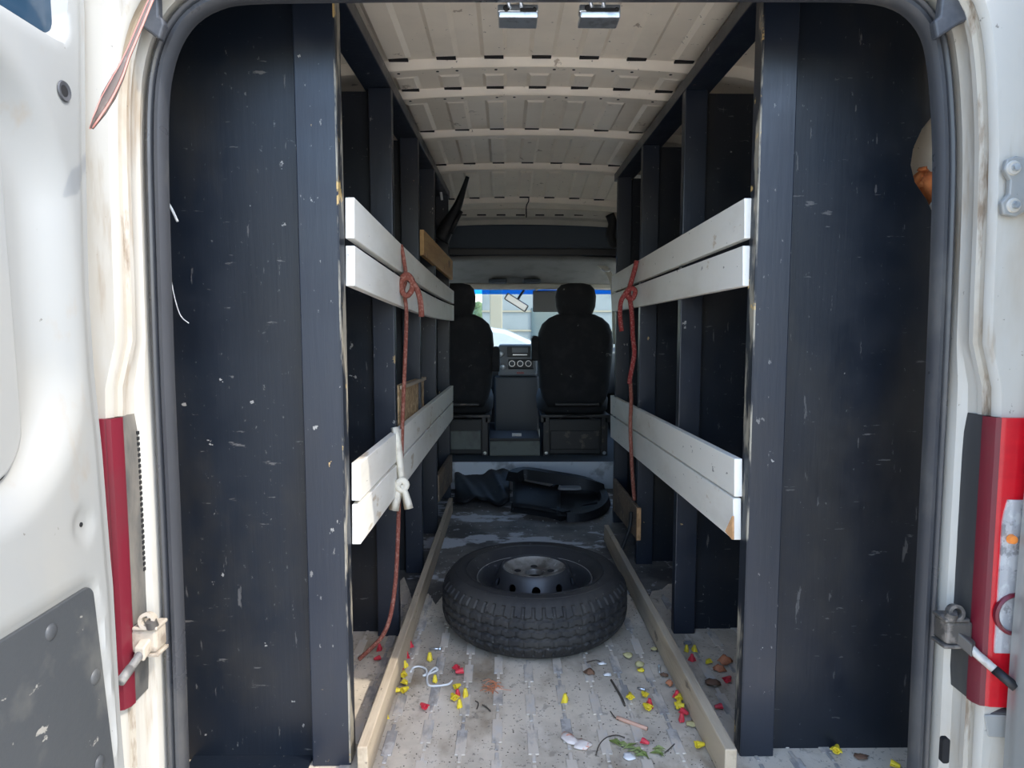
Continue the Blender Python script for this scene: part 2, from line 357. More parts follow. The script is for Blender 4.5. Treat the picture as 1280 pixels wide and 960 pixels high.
for bi, (Y0, Y1) in enumerate(bows):
    m = MB(); ring = []
    for i in range(41):
        dx = -.90 + 1.80 * i / 40
        x, _, z = ceil_pt(dx, (Y0 + Y1) / 2); zt = z + .002
        d = .034 + .006 * min(1, (dx / .6) ** 2)
        ring.append([(x, Y0 - .014, zt), (x, Y0 - .004, zt - d * .8), (x, Y0 + .004, zt - d), (x, Y1 - .004, zt - d), (x, Y1, zt - d * .8), (x, Y1, zt)])
    m.loft(ring); b = m.build('roof_bow', 'beige', ceiling, smooth=True)
    if bi < 2:
        for k in range(-7, 8):
            if k % 3 == 0: continue
            x = CX + k * .066; z = ceil_pt(x - CX, Y0)[2] + .002 - (.034 + .006 * min(1, ((x - CX) / .6) ** 2))
            MB().lathe([(0.0001, -.0015), (.0055, -.001), (.0055, .004)], 10, (x, (Y0 + Y1) / 2 - .006, z)).build('bow_hole', 'void', b)

# ---- side walls of the van body (inside skin) with cab door glass openings
for sgn, nm in ((-1, 'wall_left'), (1, 'wall_right')):
    X = CX + sgn * .95; Xo = CX + sgn * 1.0
    m = MB(); a, b = sorted((X, Xo))
    m.box(a, b, 1.46, 4.70, -.30, 1.66); m.box(a, b, 4.70, 6.3, -.30, .72); m.box(a, b, 4.70, 5.45, 1.30, 1.66)
    w = struct(m.build(nm, 'beige', bevel=.006))
    for Yr in (1.9, 2.55, 3.2, 3.9):
        c, d = sorted((X, X - sgn * .035)); MB().box(c, d, Yr - .05, Yr + .05, 0, 1.62).build('wall_rib', 'beige', w, bevel=.012)
    p = MB(); p.hexa([(X, 5.40, 1.30), (Xo, 5.40, 1.30), (Xo, 5.52, 1.30), (X, 5.52, 1.30), (X, 6.1, .70), (Xo, 6.1, .70), (Xo, 6.28, .70), (X, 6.28, .70)]).build('windscreen_pillar', 'cream', w, bevel=.012)
struct(MB().box(CX - .982, CX - .978, 4.70, 5.95, .72, 1.30).build('window_2', 'glass'))
struct(MB().box(CX + .978, CX + .982, 4.70, 5.95, .72, 1.30).build('window_3', 'glass'))

# ---- rear door aperture: weatherstrip path (inner edge, plane Y=1.42)
edge_px = [(236, 960), (231, 800), (225, 640), (218, 480), (213, 320), (210, 200), (211, 130), (216, 90), (227, 56), (246, 29), (274, 12), (312, 5),
           (420, 3), (520, 2), (640, 2), (760, 2), (880, 2), (1000, 2), (1070, 3), (1108, 8), (1134, 22), (1152, 47), (1160, 83), (1165, 140), (1167, 213), (1164, 330), (1158, 480), (1150, 640), (1142, 800), (1135, 960)]
E = [P(u, v, 1.42) for u, v in edge_px]
E = [E[0] + (E[0] - E[1]) * 1.6] + E + [E[-1] + (E[-1] - E[-2]) * 1.6]
def refine(pts, n):
    out = []
    for i in range(len(pts) - 1):
        p0 = pts[max(i - 1, 0)]; p1 = pts[i]; p2 = pts[i + 1]; p3 = pts[min(i + 2, len(pts) - 1)]
        for k in range(n):
            t = k / n
            out.append(.5 * ((2 * p1) + (p2 - p0) * t + (2 * p0 - 5 * p1 + 4 * p2 - p3) * t * t + (3 * p1 - p0 - 3 * p2 + p3) * t ** 3))
    out.append(pts[-1]); return out
E = refine(E, 3)
EN = []
for i in range(len(E)):
    t = (E[min(i + 1, len(E) - 1)] - E[max(i - 1, 0)]); t.y = 0; t.normalize(); EN.append(Vector((-t.z, 0, t.x)))
def sweep(prof, outer=None):
    rings = []
    for i, (p, n) in enumerate(zip(E, EN)):
        pr = prof(i, p, n) if callable(prof) else prof
        rings.append([Vector((p.x + n.x * o, y, p.z + n.z * o)) for o, y in pr])
    return rings
ws_prof = [(.002, 1.428), (.0, 1.415), (.003, 1.404), (.009, 1.396), (.016, 1.396), (.020, 1.402), (.0225, 1.409), (.026, 1.403), (.031, 1.400), (.037, 1.404), (.041, 1.412), (.0425, 1.44)]
struct(MB().loft(sweep(ws_prof), closed=True).build('trim_1', 'rubber', smooth=True), 'black rubber weatherstrip round the rear door opening')
def body_prof(i, p, n):
    side = abs(n.x); up = max(0, n.z)
    w = .058 + .035 + .10 * smooth01(1.55, 1.05, p.z) * side + .10 * up
    fl_ = .028 * smooth01(1.02, .88, p.z) * side; w += fl_
    return [(.040, 1.47), (.040, 1.438), (.043, 1.436), (.047, 1.408), (.0435 + fl_ * .3, 1.396), (.047 + fl_ * .8, 1.388), (.047 + fl_, 1.366), (.0435 + fl_, 1.361), (.0445 + fl_, 1.350), (.052 + fl_, 1.346), (.054 + fl_, 1.337), (.050 + fl_, 1.331), (.051 + fl_, 1.322), (.058 + fl_, 1.314), (w, 1.309), (w + .012, 1.312), (w + .022, 1.335), (w + .03, 1.62)]
M['grime'] = mat('rusty_groove_grime', (.42, .385, .32), .8, layers=[((.28, .215, .14), 5, .50, .72, (1, 1, .5), .9), ((.16, .105, .06), 16, .60, .74, (2, 2, .4), .8)])
wr = struct(MB().loft(sweep(body_prof), closed=False).build('wall_rear', 'jamb', smooth=True, fix=False), 'white painted rear door frame of the van')
wr.data.materials.append(M['grime'])
for p_ in wr.data.polygons:
    if p_.index % 17 in (8, 9, 10): p_.material_index = 1
# inner white flange between weatherstrip and the right black panel
m = MB(); m.hexa([P(1136, 960, 1.50), P(1147, 960, 1.50), P(1147, 960, 1.53), P(1136, 960, 1.53), P(1141, 802, 1.50), P(1150, 798, 1.50), P(1150, 798, 1.53), P(1141, 802, 1.53)])
m.build('inner_flange', 'jamb', wr, bevel=.004)

# ---- rear doors, both folded straight back; a skin with pressed recesses plus an outer skin
def door(name, sgn, xfun, yedge, Yfree, glabel):
    zs0, zs1 = -.12, 1.80
    RB = (.52, 1.195, .75, 1.455)                                  # big pressed recess
    WN = (.55, 1.235, 1.525, 1.74)                                 # window
    def depth(y, z):
        d = .046 * smooth01(.030, -.055, sd_rrect(y, z, *RB, .22))
        d += .030 * smooth01(.012, -.012, sd_rrect(y, z, *WN, .035))
        d += .010 * smooth01(.006, -.002, sd_rrect(y, z, .40, 1.198, -.10, .582, .03))
        e = yedge(z) - y
        d += .007 * smooth01(.024, .016, e)                          # stepped rim at the hinge edge
        d += .006 * smooth01(.010, .0, abs(math.hypot(y - 1.180, (z - .686)) - 0.0) - .022)
        return d
    def pt(i, j):
        z = zs0 + (zs1 - zs0) * j; y = Yfree + (yedge(z) - Yfree) * i
        return (xfun(z) - (-sgn) * 0 + sgn * depth(y, z), y, z)
    sk = MB().grid(pt, 90, 150)
    # outer skin and edges
    def po(i, j):
        z = zs0 + (zs1 - zs0) * j; y = Yfree + (yedge(z) - Yfree) * i
        return (xfun(z) + sgn * .085, y, z)
    n0 = len(sk.v); sk.grid(po, 90, 150)
    nu, nv = 90, 150; W = nu + 1
    for j in range(nv):
        for c in (0, nu): sk.f.append((j * W + c, (j + 1) * W + c, n0 + (j + 1) * W + c, n0 + j * W + c))
    for i in range(nu):
        for r in (0, nv): sk.f.append((r * W + i, r * W + i + 1, n0 + r * W + i + 1, n0 + r * W + i))
    d = struct(sk.build(name, 'white', smooth=True), glabel)
    def slab(y0, y1, z0, z1, r, x_in, x_out, nm, mt, bev=.003):
        mm = MB(); poly = rrect(y0, y1, z0, z1, r); n = len(poly)
        mm.add([(xfun(z) + sgn * x_in, y, z) for y, z in poly] + [(xfun(z) + sgn * x_out, y, z) for y, z in poly],
               [tuple(range(n)), tuple(range(n, 2 * n))[::-1]] + [(i, (i + 1) % n, (i + 1) % n + n, i + n) for i in range(n)])
        return mm.build(nm, mt, d, bevel=bev)
    slab(.60, 1.088, .795, 1.355, .09, .022, .050, 'inner_cover', 'white', .005)
    slab(.590, 1.096, .787, 1.363, .095, .034, .0465, 'cover_gap', 'void', 0)
    slab(WN[0] + .01, WN[1] - .004, WN[2] + .004, WN[3], .03, .022, .032, 'window_pane', 'door_glass', .002)
    tr = slab(.42, 1.192, -.09, .574, .022, .003, .012, 'trim_panel', 'door_trim', .002)
    for y, z in ((1.072, .540), (1.168, .412), (1.150, .262), (.85, .528), (.62, .528), (1.188, .08)):
        MB().lathe([(.0001, .0055), (.007, .005), (.0125, .0025), (.014, 0)], 16, (xfun(z) + sgn * .003, y, z), Vector((-sgn, 0, 0))).build('trim_clip', 'door_trim', tr, smooth=True)
    # blanking ring (upper) and dimple hole (lower)
    for y, z, r in ((1.212, 1.436, .016),):
        pl = MB().lathe([(r * .55, -.004), (r * .62, .001), (r, .0025), (r * 1.08, 0)], 20, (xfun(z) + sgn * (depth(y, z) - .002), y, z), Vector((-sgn, 0, 0))).build('grommet', 'cap', d, smooth=True)
        MB().lathe([(.0001, 0), (r * .6, 0), (r * .6, -.003)], 16, (xfun(z) + sgn * (depth(y, z) - .003), y, z), Vector((-sgn, 0, 0))).build('grommet_bore', 'void', pl)
    MB().lathe([(.0001, .001), (.0042, .0005), (.0042, -.002)], 12, (xfun(.686) + sgn * (depth(1.180, .686) - .0008), 1.180, .686), Vector((-sgn, 0, 0))).build('screw_hole', 'void', d)
    return d
def lerp_tab(tab):
    def f(z):
        for (a, va), (b, vb) in zip(tab, tab[1:]):
            if z <= b: return va + (vb - va) * max(0, (z - a)) / (b - a)
        return tab[-1][1]
    return f
xl = lerp_tab([(-.2, -.695), (.1, -.705), (.30, -.722), (.60, -.740), (.95, -.755), (1.8, -.760)])
yl = lerp_tab([(-.2, 1.205), (.2, 1.222), (.55, 1.256), (.80, 1.264), (1.10, 1.262), (1.35, 1.278), (1.60, 1.300), (1.8, 1.300)])
door('door_1', -1, xl, yl, .46, 'open white left rear door with dark lower trim panel')
xr = lerp_tab([(-.2, .995), (.40, .992), (.72, .998), (1.8, 1.02)])
yr = lerp_tab([(-.2, 1.285), (1.8, 1.285)])
door('door_2', 1, xr, yr, .42, 'edge of the open white right rear door')

# ---- cab end: overhead shelf, headliner, windscreen, arch
m = MB(); ring = []
for i in range(33):
    dx = -.90 + 1.8 * i / 32; x = CX + dx
    ring.append([(x, 4.62, 1.80 - .05 * dx * dx), (x, 4.64, 1.752 - .05 * dx * dx), (x, 4.70, 1.742 - .05 * dx * dx), (x, 4.72, 1.712 - .05 * dx * dx), (x, 4.84, 1.72 - .05 * dx * dx), (x, 4.84, 1.84 - .05 * dx * dx)])
wf = struct(m.loft(ring).build('trim_2', 'cream', smooth=True), 'cream roof edge moulding above the cab shelf')
for k in range(9):
    MB().box(CX - .52 + k * .13 - .03, CX - .52 + k * .13 + .03, 4.632, 4.641, 1.757, 1.766).build('edge_clip', 'void', wf)
sh = tag(MB().box(CX - .93, CX + .93, 4.74, 5.42, 1.545, 1.725).build('overhead_shelf', 'shelf', bevel=.02), 'dark felt overhead storage shelf above the cab seats', 'shelf')
MB().box(CX - .93, CX + .93, 4.732, 4.752, 1.505, 1.552).build('shelf_lip', 'dark', sh, bevel=.006)
hl = MB().grid(lambda i, j: (CX - .94 + 1.88 * i, 4.78 + .72 * j, 1.50 - .17 * j ** 1.2 - .03 * (2 * i - 1) ** 2), 24, 8)
struct(hl.build('trim_3', 'liner', solid=.02, smooth='all'), 'grey headliner over the cab')
struct(MB().box(CX - .94, CX + .94, 5.36, 5.47, 1.305, 1.350).build('trim_4', 'cream', bevel=.012), 'cream header rail above the windscreen')
for dx in (-.16, .10):
    MB().box(CX + dx - .07, CX + dx + .07, 5.20, 5.34, 1.345, 1.375).build('roof_console_pocket', 'shelf', bpy.data.objects['trim_3'], bevel=.01)
struct(MB().box(CX - .99, CX + .99, 4.80, 5.6, 1.72, 1.76).build('trim_5', 'shelf'), 'cab roof panel')
struct(MB().box(CX - .99, CX + .99, 5.40, 5.46, 1.33, 1.76).build('trim_6', 'white'), 'cab roof front edge')
arch_px = [(540, 327), (600, 324), (660, 322), (705, 322), (735, 325), (752, 332), (761, 342), (766, 356), (768, 380), (769, 430)]
struct(MB().tube(refine([P(u, v, 4.95) for u, v in arch_px], 4), .022, 10).build('trim_7', 'cream', smooth='all'), 'cream arch trim round the cab opening')
struct(MB().box(CX - .95, CX + .95, 6.22, 6.30, -.2, .78).build('wall_front', 'dark'), 'dark firewall below the windscreen')
wt, wbm = (5.46, 1.318), (6.12, .74)
def wpt(i, t): 
    x = CX - .90 + 1.8 * i; bow = .05 * (1 - (2 * i - 1) ** 2)
    return (x, wt[0] + (wbm[0] - wt[0]) * t + bow, wt[1] + (wbm[1] - wt[1]) * t)
wsn = struct(MB().grid(lambda i, j: wpt(i, .07 + .93 * j), 20, 6).build('window_1', 'glass', smooth='all', solid=.005), 'windscreen seen through the cab')
MB().grid(lambda i, j: wpt(i, .075 * j), 20, 2).build('sun_band', 'glass_blue', wsn, smooth='all', solid=.005)

# ================================================================== RACKS
def wood(name, pts8, mt, parent, bevel=.003): return MB().hexa(pts8).build(name, mt, parent, bevel=bevel)
def bar(name, x0, x1, y0, y1, z0, z1, mt, parent, bevel=.003): return MB().box(x0, x1, y0, y1, z0, z1).build(name, mt, parent, bevel=bevel)
def slat(parent, px_in, near, far, thick, sgn, Yn=1.642, Yf=4.2, bow=0.0, mt='white_slat'):
    # near/far: (u, v_top, v_bottom) of the inner face's near and far edge
    rings = []; n = 10
    a0, a1 = P(near[0], near[1], Yn), P(near[0], near[2], Yn); b0, b1 = P(far[0], far[1], Yf), P(far[0], far[2], Yf)
    for k in range(n + 1):
        t = k / n; s = math.sin(math.pi * t) * bow
        top = a0.lerp(b0, t) + Vector((0, 0, -s)); bot = a1.lerp(b1, t) + Vector((0, 0, -s))
        o = Vector((sgn * thick, 0, 0))
        rings.append([top, top + o, bot + o, bot])
    return MB().loft(rings).build('slat', mt, parent, bevel=.002)

# --- left rack
LX = lambda Y: -.381 + .040 * (Y - 1.62) / 2.6                         # inner face of the left studs
lr = thing('timber_rack', (-.60, 2.9, FZ), 'black plywood and timber rack with white slats on the left', 'rack', 'timber racks along the van sides')
sheetpoly = [(-.845, FZ), (-.465, FZ), (-.465, 1.815), (-.72, 1.815), (-.845, 1.68)]
MB().prism(sheetpoly, 'y', 1.615, 1.630).build('plywood_sheet', 'black_ply', lr, bevel=.001)
bar('stud', LX(1.6) - .094, LX(1.6), 1.585, 1.632, FZ, 1.80, 'black_stud', lr)
bar('floor_plate', -.78, LX(1.6) - .10, 1.475, 1.632, FZ + .0015, FZ + .010, 'black_ply', lr)
for Y in (2.30, 2.90, 3.46, 4.16):
    x = LX(Y); bar('stud', x - .074, x, Y - .02, Y + .02, FZ, 1.80, 'black_stud', lr)
    MB().prism([(-.845, FZ), (x - .06, FZ), (x - .06, 1.80), (-.72, 1.80), (-.845, 1.66)], 'y', Y + .02, Y + .034).build('plywood_sheet', 'black_ply', lr, bevel=.001)
x0, x1 = LX(1.62), LX(4.2)
wood('top_rail', [(x0 - .09, 1.632, 1.80), (x0, 1.632, 1.80), (x1, 4.25, 1.80), (x1 - .09, 4.25, 1.80), (x0 - .09, 1.632, 1.842), (x0, 1.632, 1.842), (x1, 4.25, 1.842), (x1 - .09, 4.25, 1.842)], 'black_stud', lr)
sl = [((443, 246.5, 298), (567.5, 364, 380), .012), ((443.5, 307, 357.5), (567.5, 382, 401), .018), ((450.5, 578.5, 626), (566.5, 482, 501), .0), ((451, 630.5, 680.5), (566.5, 502.5, 523.5), .0)]
for nr, fr, bw in sl: slat(lr, None, nr, fr, .022, -1, 1.640, 4.18, bw)
# floor board, brown plank, chipboard offcut, low offcut
a, b = P(446, 936, 1.52), P(459.5, 936, 1.52); c, d = P(561, 614, 3.84), P(566, 614, 3.84)
wood('floor_board', [(a.x, 1.52, FZ + .0045), (b.x, 1.52, FZ + .0045), (d.x, 3.84, FZ + .0045), (c.x, 3.84, FZ + .0045), (a.x, 1.52, FZ + .092), (b.x, 1.52, FZ + .092), (d.x, 3.84, FZ + .085), (c.x, 3.84, FZ + .085)], 'raw_wood', lr)
def plank(name, n, f, Yn, Yf, thick, sgn, mt, parent):
    a0, a1 = P(n[0], n[1], Yn), P(n[0], n[2], Yn); b0, b1 = P(f[0], f[1], Yf), P(f[0], f[2], Yf); o = Vector((sgn * thick, 0, 0))
    return MB().loft([[a0, a0 + o, a1 + o, a1], [b0, b0 + o, b1 + o, b1]]).build(name, mt, parent, bevel=.002)
pk = plank('brown_plank', (530, 287, 319), (566, 326, 350), 3.05, 4.14, .020, -1, 'tan_wood', lr); pk['label'] = 'bare tan plank'
oc = plank('chipboard_offcut', (499, 482, 534), (530, 471, 512), 2.42, 3.05, .018, -1, 'osb', lr)
plank('offcut_lip', (499.6, 482, 487), (530, 471, 475), 2.42, 3.05, .010, 1, 'raw_wood', oc)
plank('low_offcut', (549, 594, 628), (565.5, 568, 602), 3.50, 4.12, .020, -1, 'old_wood', lr)

MB().box(LX(1.6) - .003, LX(1.6) + .0012, 1.5835, 1.6335, FZ + .01, 1.79).build('worn_edge', 'worn_edge', lr)
# --- right rack
RX = .588
rr_ = thing('timber_rack', (.80, 2.6, FZ), 'black plywood and timber rack with white slats on the right', 'rack', 'timber racks along the van sides')
notch = [(1170, 268), (1165, 268), (1157, 250), (1150, 240), (1142, 228), (1137, 207), (1140, 186), (1151, 162), (1166, 143), (1172, 143)]
np_ = [P(u, v, 1.65) for u, v in notch]
shp = [(.66, FZ), (1.045, FZ)] + [(min(p.x, 1.045), p.z) for p in np_] + [(1.045, 1.68), (.93, 1.815), (.66, 1.815)]
shp[2] = (1.045, np_[0].z); shp[11] = (1.045, np_[-1].z)
MB().prism(shp, 'y', 1.645, 1.660).build('plywood_sheet', 'black_ply', rr_, bevel=.001)
bar('stud', RX, RX + .084, 1.612, 1.655, FZ, 1.80, 'black_stud', rr_)
for Y in (2.31, 3.0, 3.64):
    bar('stud', RX, RX + .074, Y - .02, Y + .02, FZ, 1.80, 'black_stud', rr_)
    MB().prism([(RX + .06, FZ), (1.045, FZ), (1.045, 1.66), (.93, 1.80), (RX + .06, 1.80)], 'y', Y + .02, Y + .034).build('plywood_sheet', 'black_ply', rr_, bevel=.001)
MB().box(RX - .0012, RX + .003, 1.6105, 1.6565, FZ + .01, 1.79).build('worn_edge', 'worn_edge', rr_)
bar('top_rail', RX, RX + .09, 1.655, 3.75, 1.80, 1.842, 'black_stud', rr_)
sl = [((930.5, 247.5, 298), (764.5, 345, 366), .0), ((928.5, 307, 357.5), (764.5, 368, 390), .0), ((918, 573.5, 621), (763, 494, 517), .0), ((916.5, 623, 675), (763, 519, 546), .0)]
for nr, fr, bw in sl: slat(rr_, None, nr, fr, .020, 1, 1.650, 3.74, bw)
# bare wood triangle where the paint has broken off at the lowest slat's corner
tri = [P(907, 664, 1.655), P(915.7, 645, 1.640), P(915.7, 674.5, 1.640)]
a, b = P(903, 935, 1.52), P(918, 935, 1.52); c, d = P(762, 664, 3.12), P(768, 664, 3.12)
wood('floor_board', [(a.x, 1.50, FZ + .0045), (b.x, 1.50, FZ + .0045), (d.x, 3.3, FZ + .0045), (c.x, 3.3, FZ + .0045), (a.x, 1.50, FZ + .094), (b.x, 1.50, FZ + .094), (d.x, 3.3, FZ + .088), (c.x, 3.3, FZ + .088)], 'raw_wood', rr_)
lo = plank('low_offcut', (796, 635, 675), (766.5, 598, 638), 2.90, 3.60, .016, 1, 'old_wood', rr_)
a0, a1 = P(796.3, 635, 2.89), P(796.3, 675, 2.89)
MB().box(a0.x - .001, a0.x + .017, 2.885, 2.90, a1.z, a0.z).build('split_edge', 'old_edge', lo)
# corner knot on lowest slat
MB().add([p + Vector((-.0015, 0, 0)) for p in tri] + [p + Vector((.004, .0, 0)) for p in tri], [(0, 1, 2), (5, 4, 3), (0, 3, 4, 1), (1, 4, 5, 2), (2, 5, 3, 0)]).build('bare_corner', 'old_edge', rr_)
# orange foam and wall bulge seen through the notch
tag(MB().grid(lambda i, j: (1.005 + .05 * i + .012 * math.sin(9 * j + 3 * i), 1.675 + .06 * j + .01 * math.sin(7 * i), 1.335 + .075 * (1 - j) * (1 - .3 * i) + .012 * math.sin(11 * i + 5 * j)), 10, 10).build('foam_scrap', 'foam', smooth='all', solid=.02), 'torn orange foam scrap behind the notch in right plywood panel', 'foam')

# ================================================================== SPARE WHEEL
WC = Vector(((P(668, 720, 2.385)).x, 2.385, FZ + .004)); WR = .332; WH = .208
wh = thing('spare_wheel', WC, 'dusty black spare tyre on steel rim lying on van floor', 'wheel')
def tyre_ring():
    nth = 420; rows = []
    prof = []   # (kind, r, z, groove-position)
    side_lo = [(.198, .028), (.205, .014), (.225, .006), (.262, .0), (.290, .008), (.306, .022)]
    side_hi = [(.308, WH - .022), (.292, WH - .006), (.262, WH + .001), (.232, WH - .012), (.211, WH - .034), (.203, WH - .055)]
    nt = 34; z0, z1 = .028, WH - .028
    m = MB(); n = len(side_lo) + nt + 1 + len(side_hi)
    for k in range(nth):
        th = 2 * math.pi * k / nth; zz = abs(((k / 10.0) % 1) - .5) * 4 - 1          # zigzag -1..1
        col = [(r, z) for r, z in side_lo]
        for j in range(nt + 1):
            z = z0 + (z1 - z0) * j / nt
            edge = abs(2 * (z - z0) / (z1 - z0) - 1)
            r = WR - .022 * edge ** 4
            g = 0
            for zg in (.058, .089, .119, .150):
                g = max(g, smooth01(.0058, .0032, abs(z - zg - .0035 * zz)))
            if z < .058 or z > .150:
                g = max(g, .75 * smooth01(.30, .18, abs(((k / 7.0) % 1) - .5) * 2))
            else:
                g = max(g, .45 * smooth01(.22, .12, abs(((k / 10.0 + (.5 if .089 < z < .119 else 0)) % 1) - .5) * 2))
            col.append((r - .0075 * g, z))
        col += [(r, z) for r, z in side_hi]
        c, s = math.cos(th), math.sin(th)
        m.v += [WC + Vector((c * r, s * r, z)) for r, z in col]
    for k in range(nth):
        k2 = (k + 1) % nth
        for j in range(n):
            j2 = (j + 1) % n
            m.f.append((k * n + j, k2 * n + j, k2 * n + j2, k * n + j2))
    return m
ty = tyre_ring().build('tyre', 'tyre', wh, smooth=True)
for rr2, zz in ((.282, WH - .0045), (.246, WH - .004)):
    MB().lathe([(rr2 - .003, zz - .005), (rr2 - .002, zz + .0022), (rr2 + .002, zz + .0022), (rr2 + .003, zz - .003)], 90, WC, closed_prof=True).build('sidewall_ring', 'tyre', ty, smooth=True)
rim_prof = [(.186, .030), (.200, .018), (.206, .026), (.200, .034), (.190, .060), (.168, .075), (.165, .115), (.174, .128), (.186, .148), (.200, .158), (.207, .168), (.202, .174), (.196, .170), (.190, .158), (.180, .144), (.172, .130), (.158, .118), (.158, .074), (.182, .056), (.182, .034)]
rim = MB().lathe(rim_prof, 96, WC, closed_prof=True).build('rim', 'rim', wh, smooth=True)
MB().lathe([(.2035, .171), (.2065, .1745), (.209, .170), (.206, .167)], 96, WC, closed_prof=True).build('rim_lip', 'rim_worn', rim, smooth=True)
dprof = [(r_, z_ + .012) for r_, z_ in [(.162, .110), (.158, .114), (.140, .152), (.128, .184), (.122, .196), (.117, .1995), (.112, .196), (.113, .190), (.117, .187), (.123, .176), (.134, .148), (.150, .114), (.157, .106)]]
disc = MB().lathe(dprof, 96, WC, closed_prof=True).build('wheel_disc', 'rim', wh, smooth=True)
cut = MB()
for k in range(10):
    a = 2 * math.pi * (k + .5) / 10; d = Vector((math.cos(a), math.sin(a), .48)).normalized()
    cut.lathe([(.0150, -.05), (.0150, .06)], 18, WC + Vector((math.cos(a) * .142, math.sin(a) * .140, .170)), d)
cutter = cut.build('cutter', 'void'); 
dep = bpy.context.evaluated_depsgraph_get()
bmod = disc.modifiers.new('holes', 'BOOLEAN'); bmod.object = cutter; bmod.operation = 'DIFFERENCE'; bmod.solver = 'EXACT'
bpy.context.view_layer.update(); dep = bpy.context.evaluated_depsgraph_get()
nm_ = bpy.data.meshes.new_from_object(disc.evaluated_get(dep)); disc.modifiers.clear(); disc.data = nm_
bpy.data.objects.remove(cutter, do_unlink=True)
bowl = MB().lathe([(r_, z_ + .012) for r_, z_ in [(.1165, .1985), (.112, .192), (.100, .182), (.072, .172), (.050, .170), (.036, .172), (.034, .168), (.034, .150), (.040, .150), (.050, .162), (.072, .164), (.100, .174), (.114, .186)]], 72, WC, closed_prof=True).build('hub_bowl', 'rim_worn', wh, smooth=True)
for k in range(5):
    a = 2 * math.pi * k / 5 + .3
    MB().lathe([(.0001, .0016), (.0085, .0012), (.0115, .0012), (.013, -.001)], 14, WC + Vector((math.cos(a) * .064, math.sin(a) * .064, .1842)), Vector((0, 0, 1))).build('bolt_hole', 'void', bowl)
MB().lathe([(.0001, .0), (.034, .0)], 24, WC + Vector((0, 0, .164))).build('centre_bore', 'void', bowl)

# ================================================================== SEATS
def ring_se(cx, cy, z, a, b, n=28, e=3.2):
    r = []
    for k in range(n):
        t = 2 * math.pi * k / n; c, s = math.cos(t), math.sin(t)
        r.append(Vector((cx + a * math.copysign(abs(c) ** (2 / e), c), cy + b * math.copysign(abs(s) ** (2 / e), s), z)))
    return r
def seat(xc, Y, label, arm_sgn, tw=0):
    t = thing('cab_seat', (xc, Y + .1, .13), label, 'seat', 'cab seats')
    z = lambda v: P(640, v, Y).z
    top = z(391)
    hs = [(.46, .19, .062), (.52, .225, .075), (.60, .245, .082), (.75, .255, .085), (.88, .262, .080), (.96, .255, .075), (1.02, .230, .068), (1.06, .185, .058), (1.085, .13, .045), (1.095, .06, .025)]
    k = (top - .46) / (1.095 - .46)
    bk = MB().loft([ring_se(xc, Y + .06 + .10 * (q - .46) * -1 + .05, .46 + (q - .46) * k, a, b) for q, a, b in hs]).build('backrest', 'seat', t, smooth='all')
    # rear map pocket seam and lower bars
    yb = Y - .01
    MB().box(xc - .14, xc + .16, yb, yb + .02, z(507), z(504)).build('pocket_seam', 'seat_metal', bk, bevel=.003)
    MB().tube([P(0, 0, 1) * 0 + Vector((xc - .12 + .24 * i / 8, yb - .004, z(524) + .03 * math.sin(math.pi * i / 8))) for i in range(9)], .005, 6).build('release_bar', 'seat_metal', bk)
    hz0, hz1 = z(395), z(353.5); hh = hz1 - hz0
    hp = [(0, .095, .040), (.08, .118, .055), (.3, .136, .066), (.6, .140, .066), (.82, .128, .058), (.95, .100, .044), (1.0, .05, .022)]
    hd = MB().loft([ring_se(xc, Y + .055, hz0 + hh * q, a, b, e=2.6) for q, a, b in hp]).build('headrest', 'seat', t, smooth='all')
    for s in (-1, 1): MB().tube([(xc + s * .075, Y + .055, top - .06), (xc + s * .075, Y + .055, hz0 + .03)], .007, 8).build('headrest_post', 'silver', hd, smooth='all')
    MB().loft([ring_se(xc, Y + .33, q, a, b, e=4) for q, a, b in ((.40, .22, .22), (.43, .25, .26), (.50, .255, .265), (.55, .24, .25), (.56, .20, .2))]).build('cushion', 'seat', t, smooth='all')
    bs = MB().box(xc - .22, xc + .22, Y + .04, Y + .50, .13, .38).build('pedestal', 'dark', t, bevel=.01)
    MB().box(xc - .17, xc + .17, Y + .025, Y + .045, .17, .30).build('pedestal_panel', 'greybox' if arm_sgn > 0 else 'seat_metal', bs, bevel=.004)
    for s in (-1, 1):
        MB().box(xc + s * .22 - .018, xc + s * .22 + .018, Y + .0, Y + .48, .36, .41).build('slide_rail', 'seat_metal', t, bevel=.003)
        MB().box(xc + s * .20 - .022, xc + s * .20 + .022, Y + .0, Y + .03, .13, .40).build('frame_leg', 'seat_metal', t, bevel=.003)
        MB().lathe([(.0001, .012), (.011, .011), (.013, 0)], 8, (xc + s * .20, Y, .150), Vector((0, -1, 0))).build('frame_bolt', 'silver', t)
    MB().box(xc - .24, xc + .24, Y - .002, Y + .02, .395, .415).build('cross_bar', 'seat_metal', t, bevel=.003)
    xa = xc + arm_sgn * .275; za = P(640, 420 if arm_sgn < 0 else 434, Y).z
    MB().loft([[Vector((xa + a * .026, Y + .06 + yy, za - .17 + zz)) for a, zz in ((-1, .0), (1, .0), (1, .15), (.6, .17), (-.6, .17), (-1, .15))] for yy in (-.02, .0, .10, .14)]).build('armrest', 'seat', t, smooth=True, bevel=.008)
    return t
SY = 4.62
xR = P(720, 450, SY).x; xL = P(569, 450, SY).x
seat(xR, SY, 'black passenger seat with headrest in front of the visor', -1)
seat(xL, SY, 'black driver seat half hidden by the left white slats', 1)
gb = thing('storage_box', (CX, 4.72, .13), 'low grey box between the two cab seats', 'box')
q0, q1 = P(612, 575, 4.62), P(675, 551, 4.62)
MB().box(q0.x, q1.x, 4.62, 4.95, .13, q1.z).build('box_body', 'greybox', gb, bevel=.006)
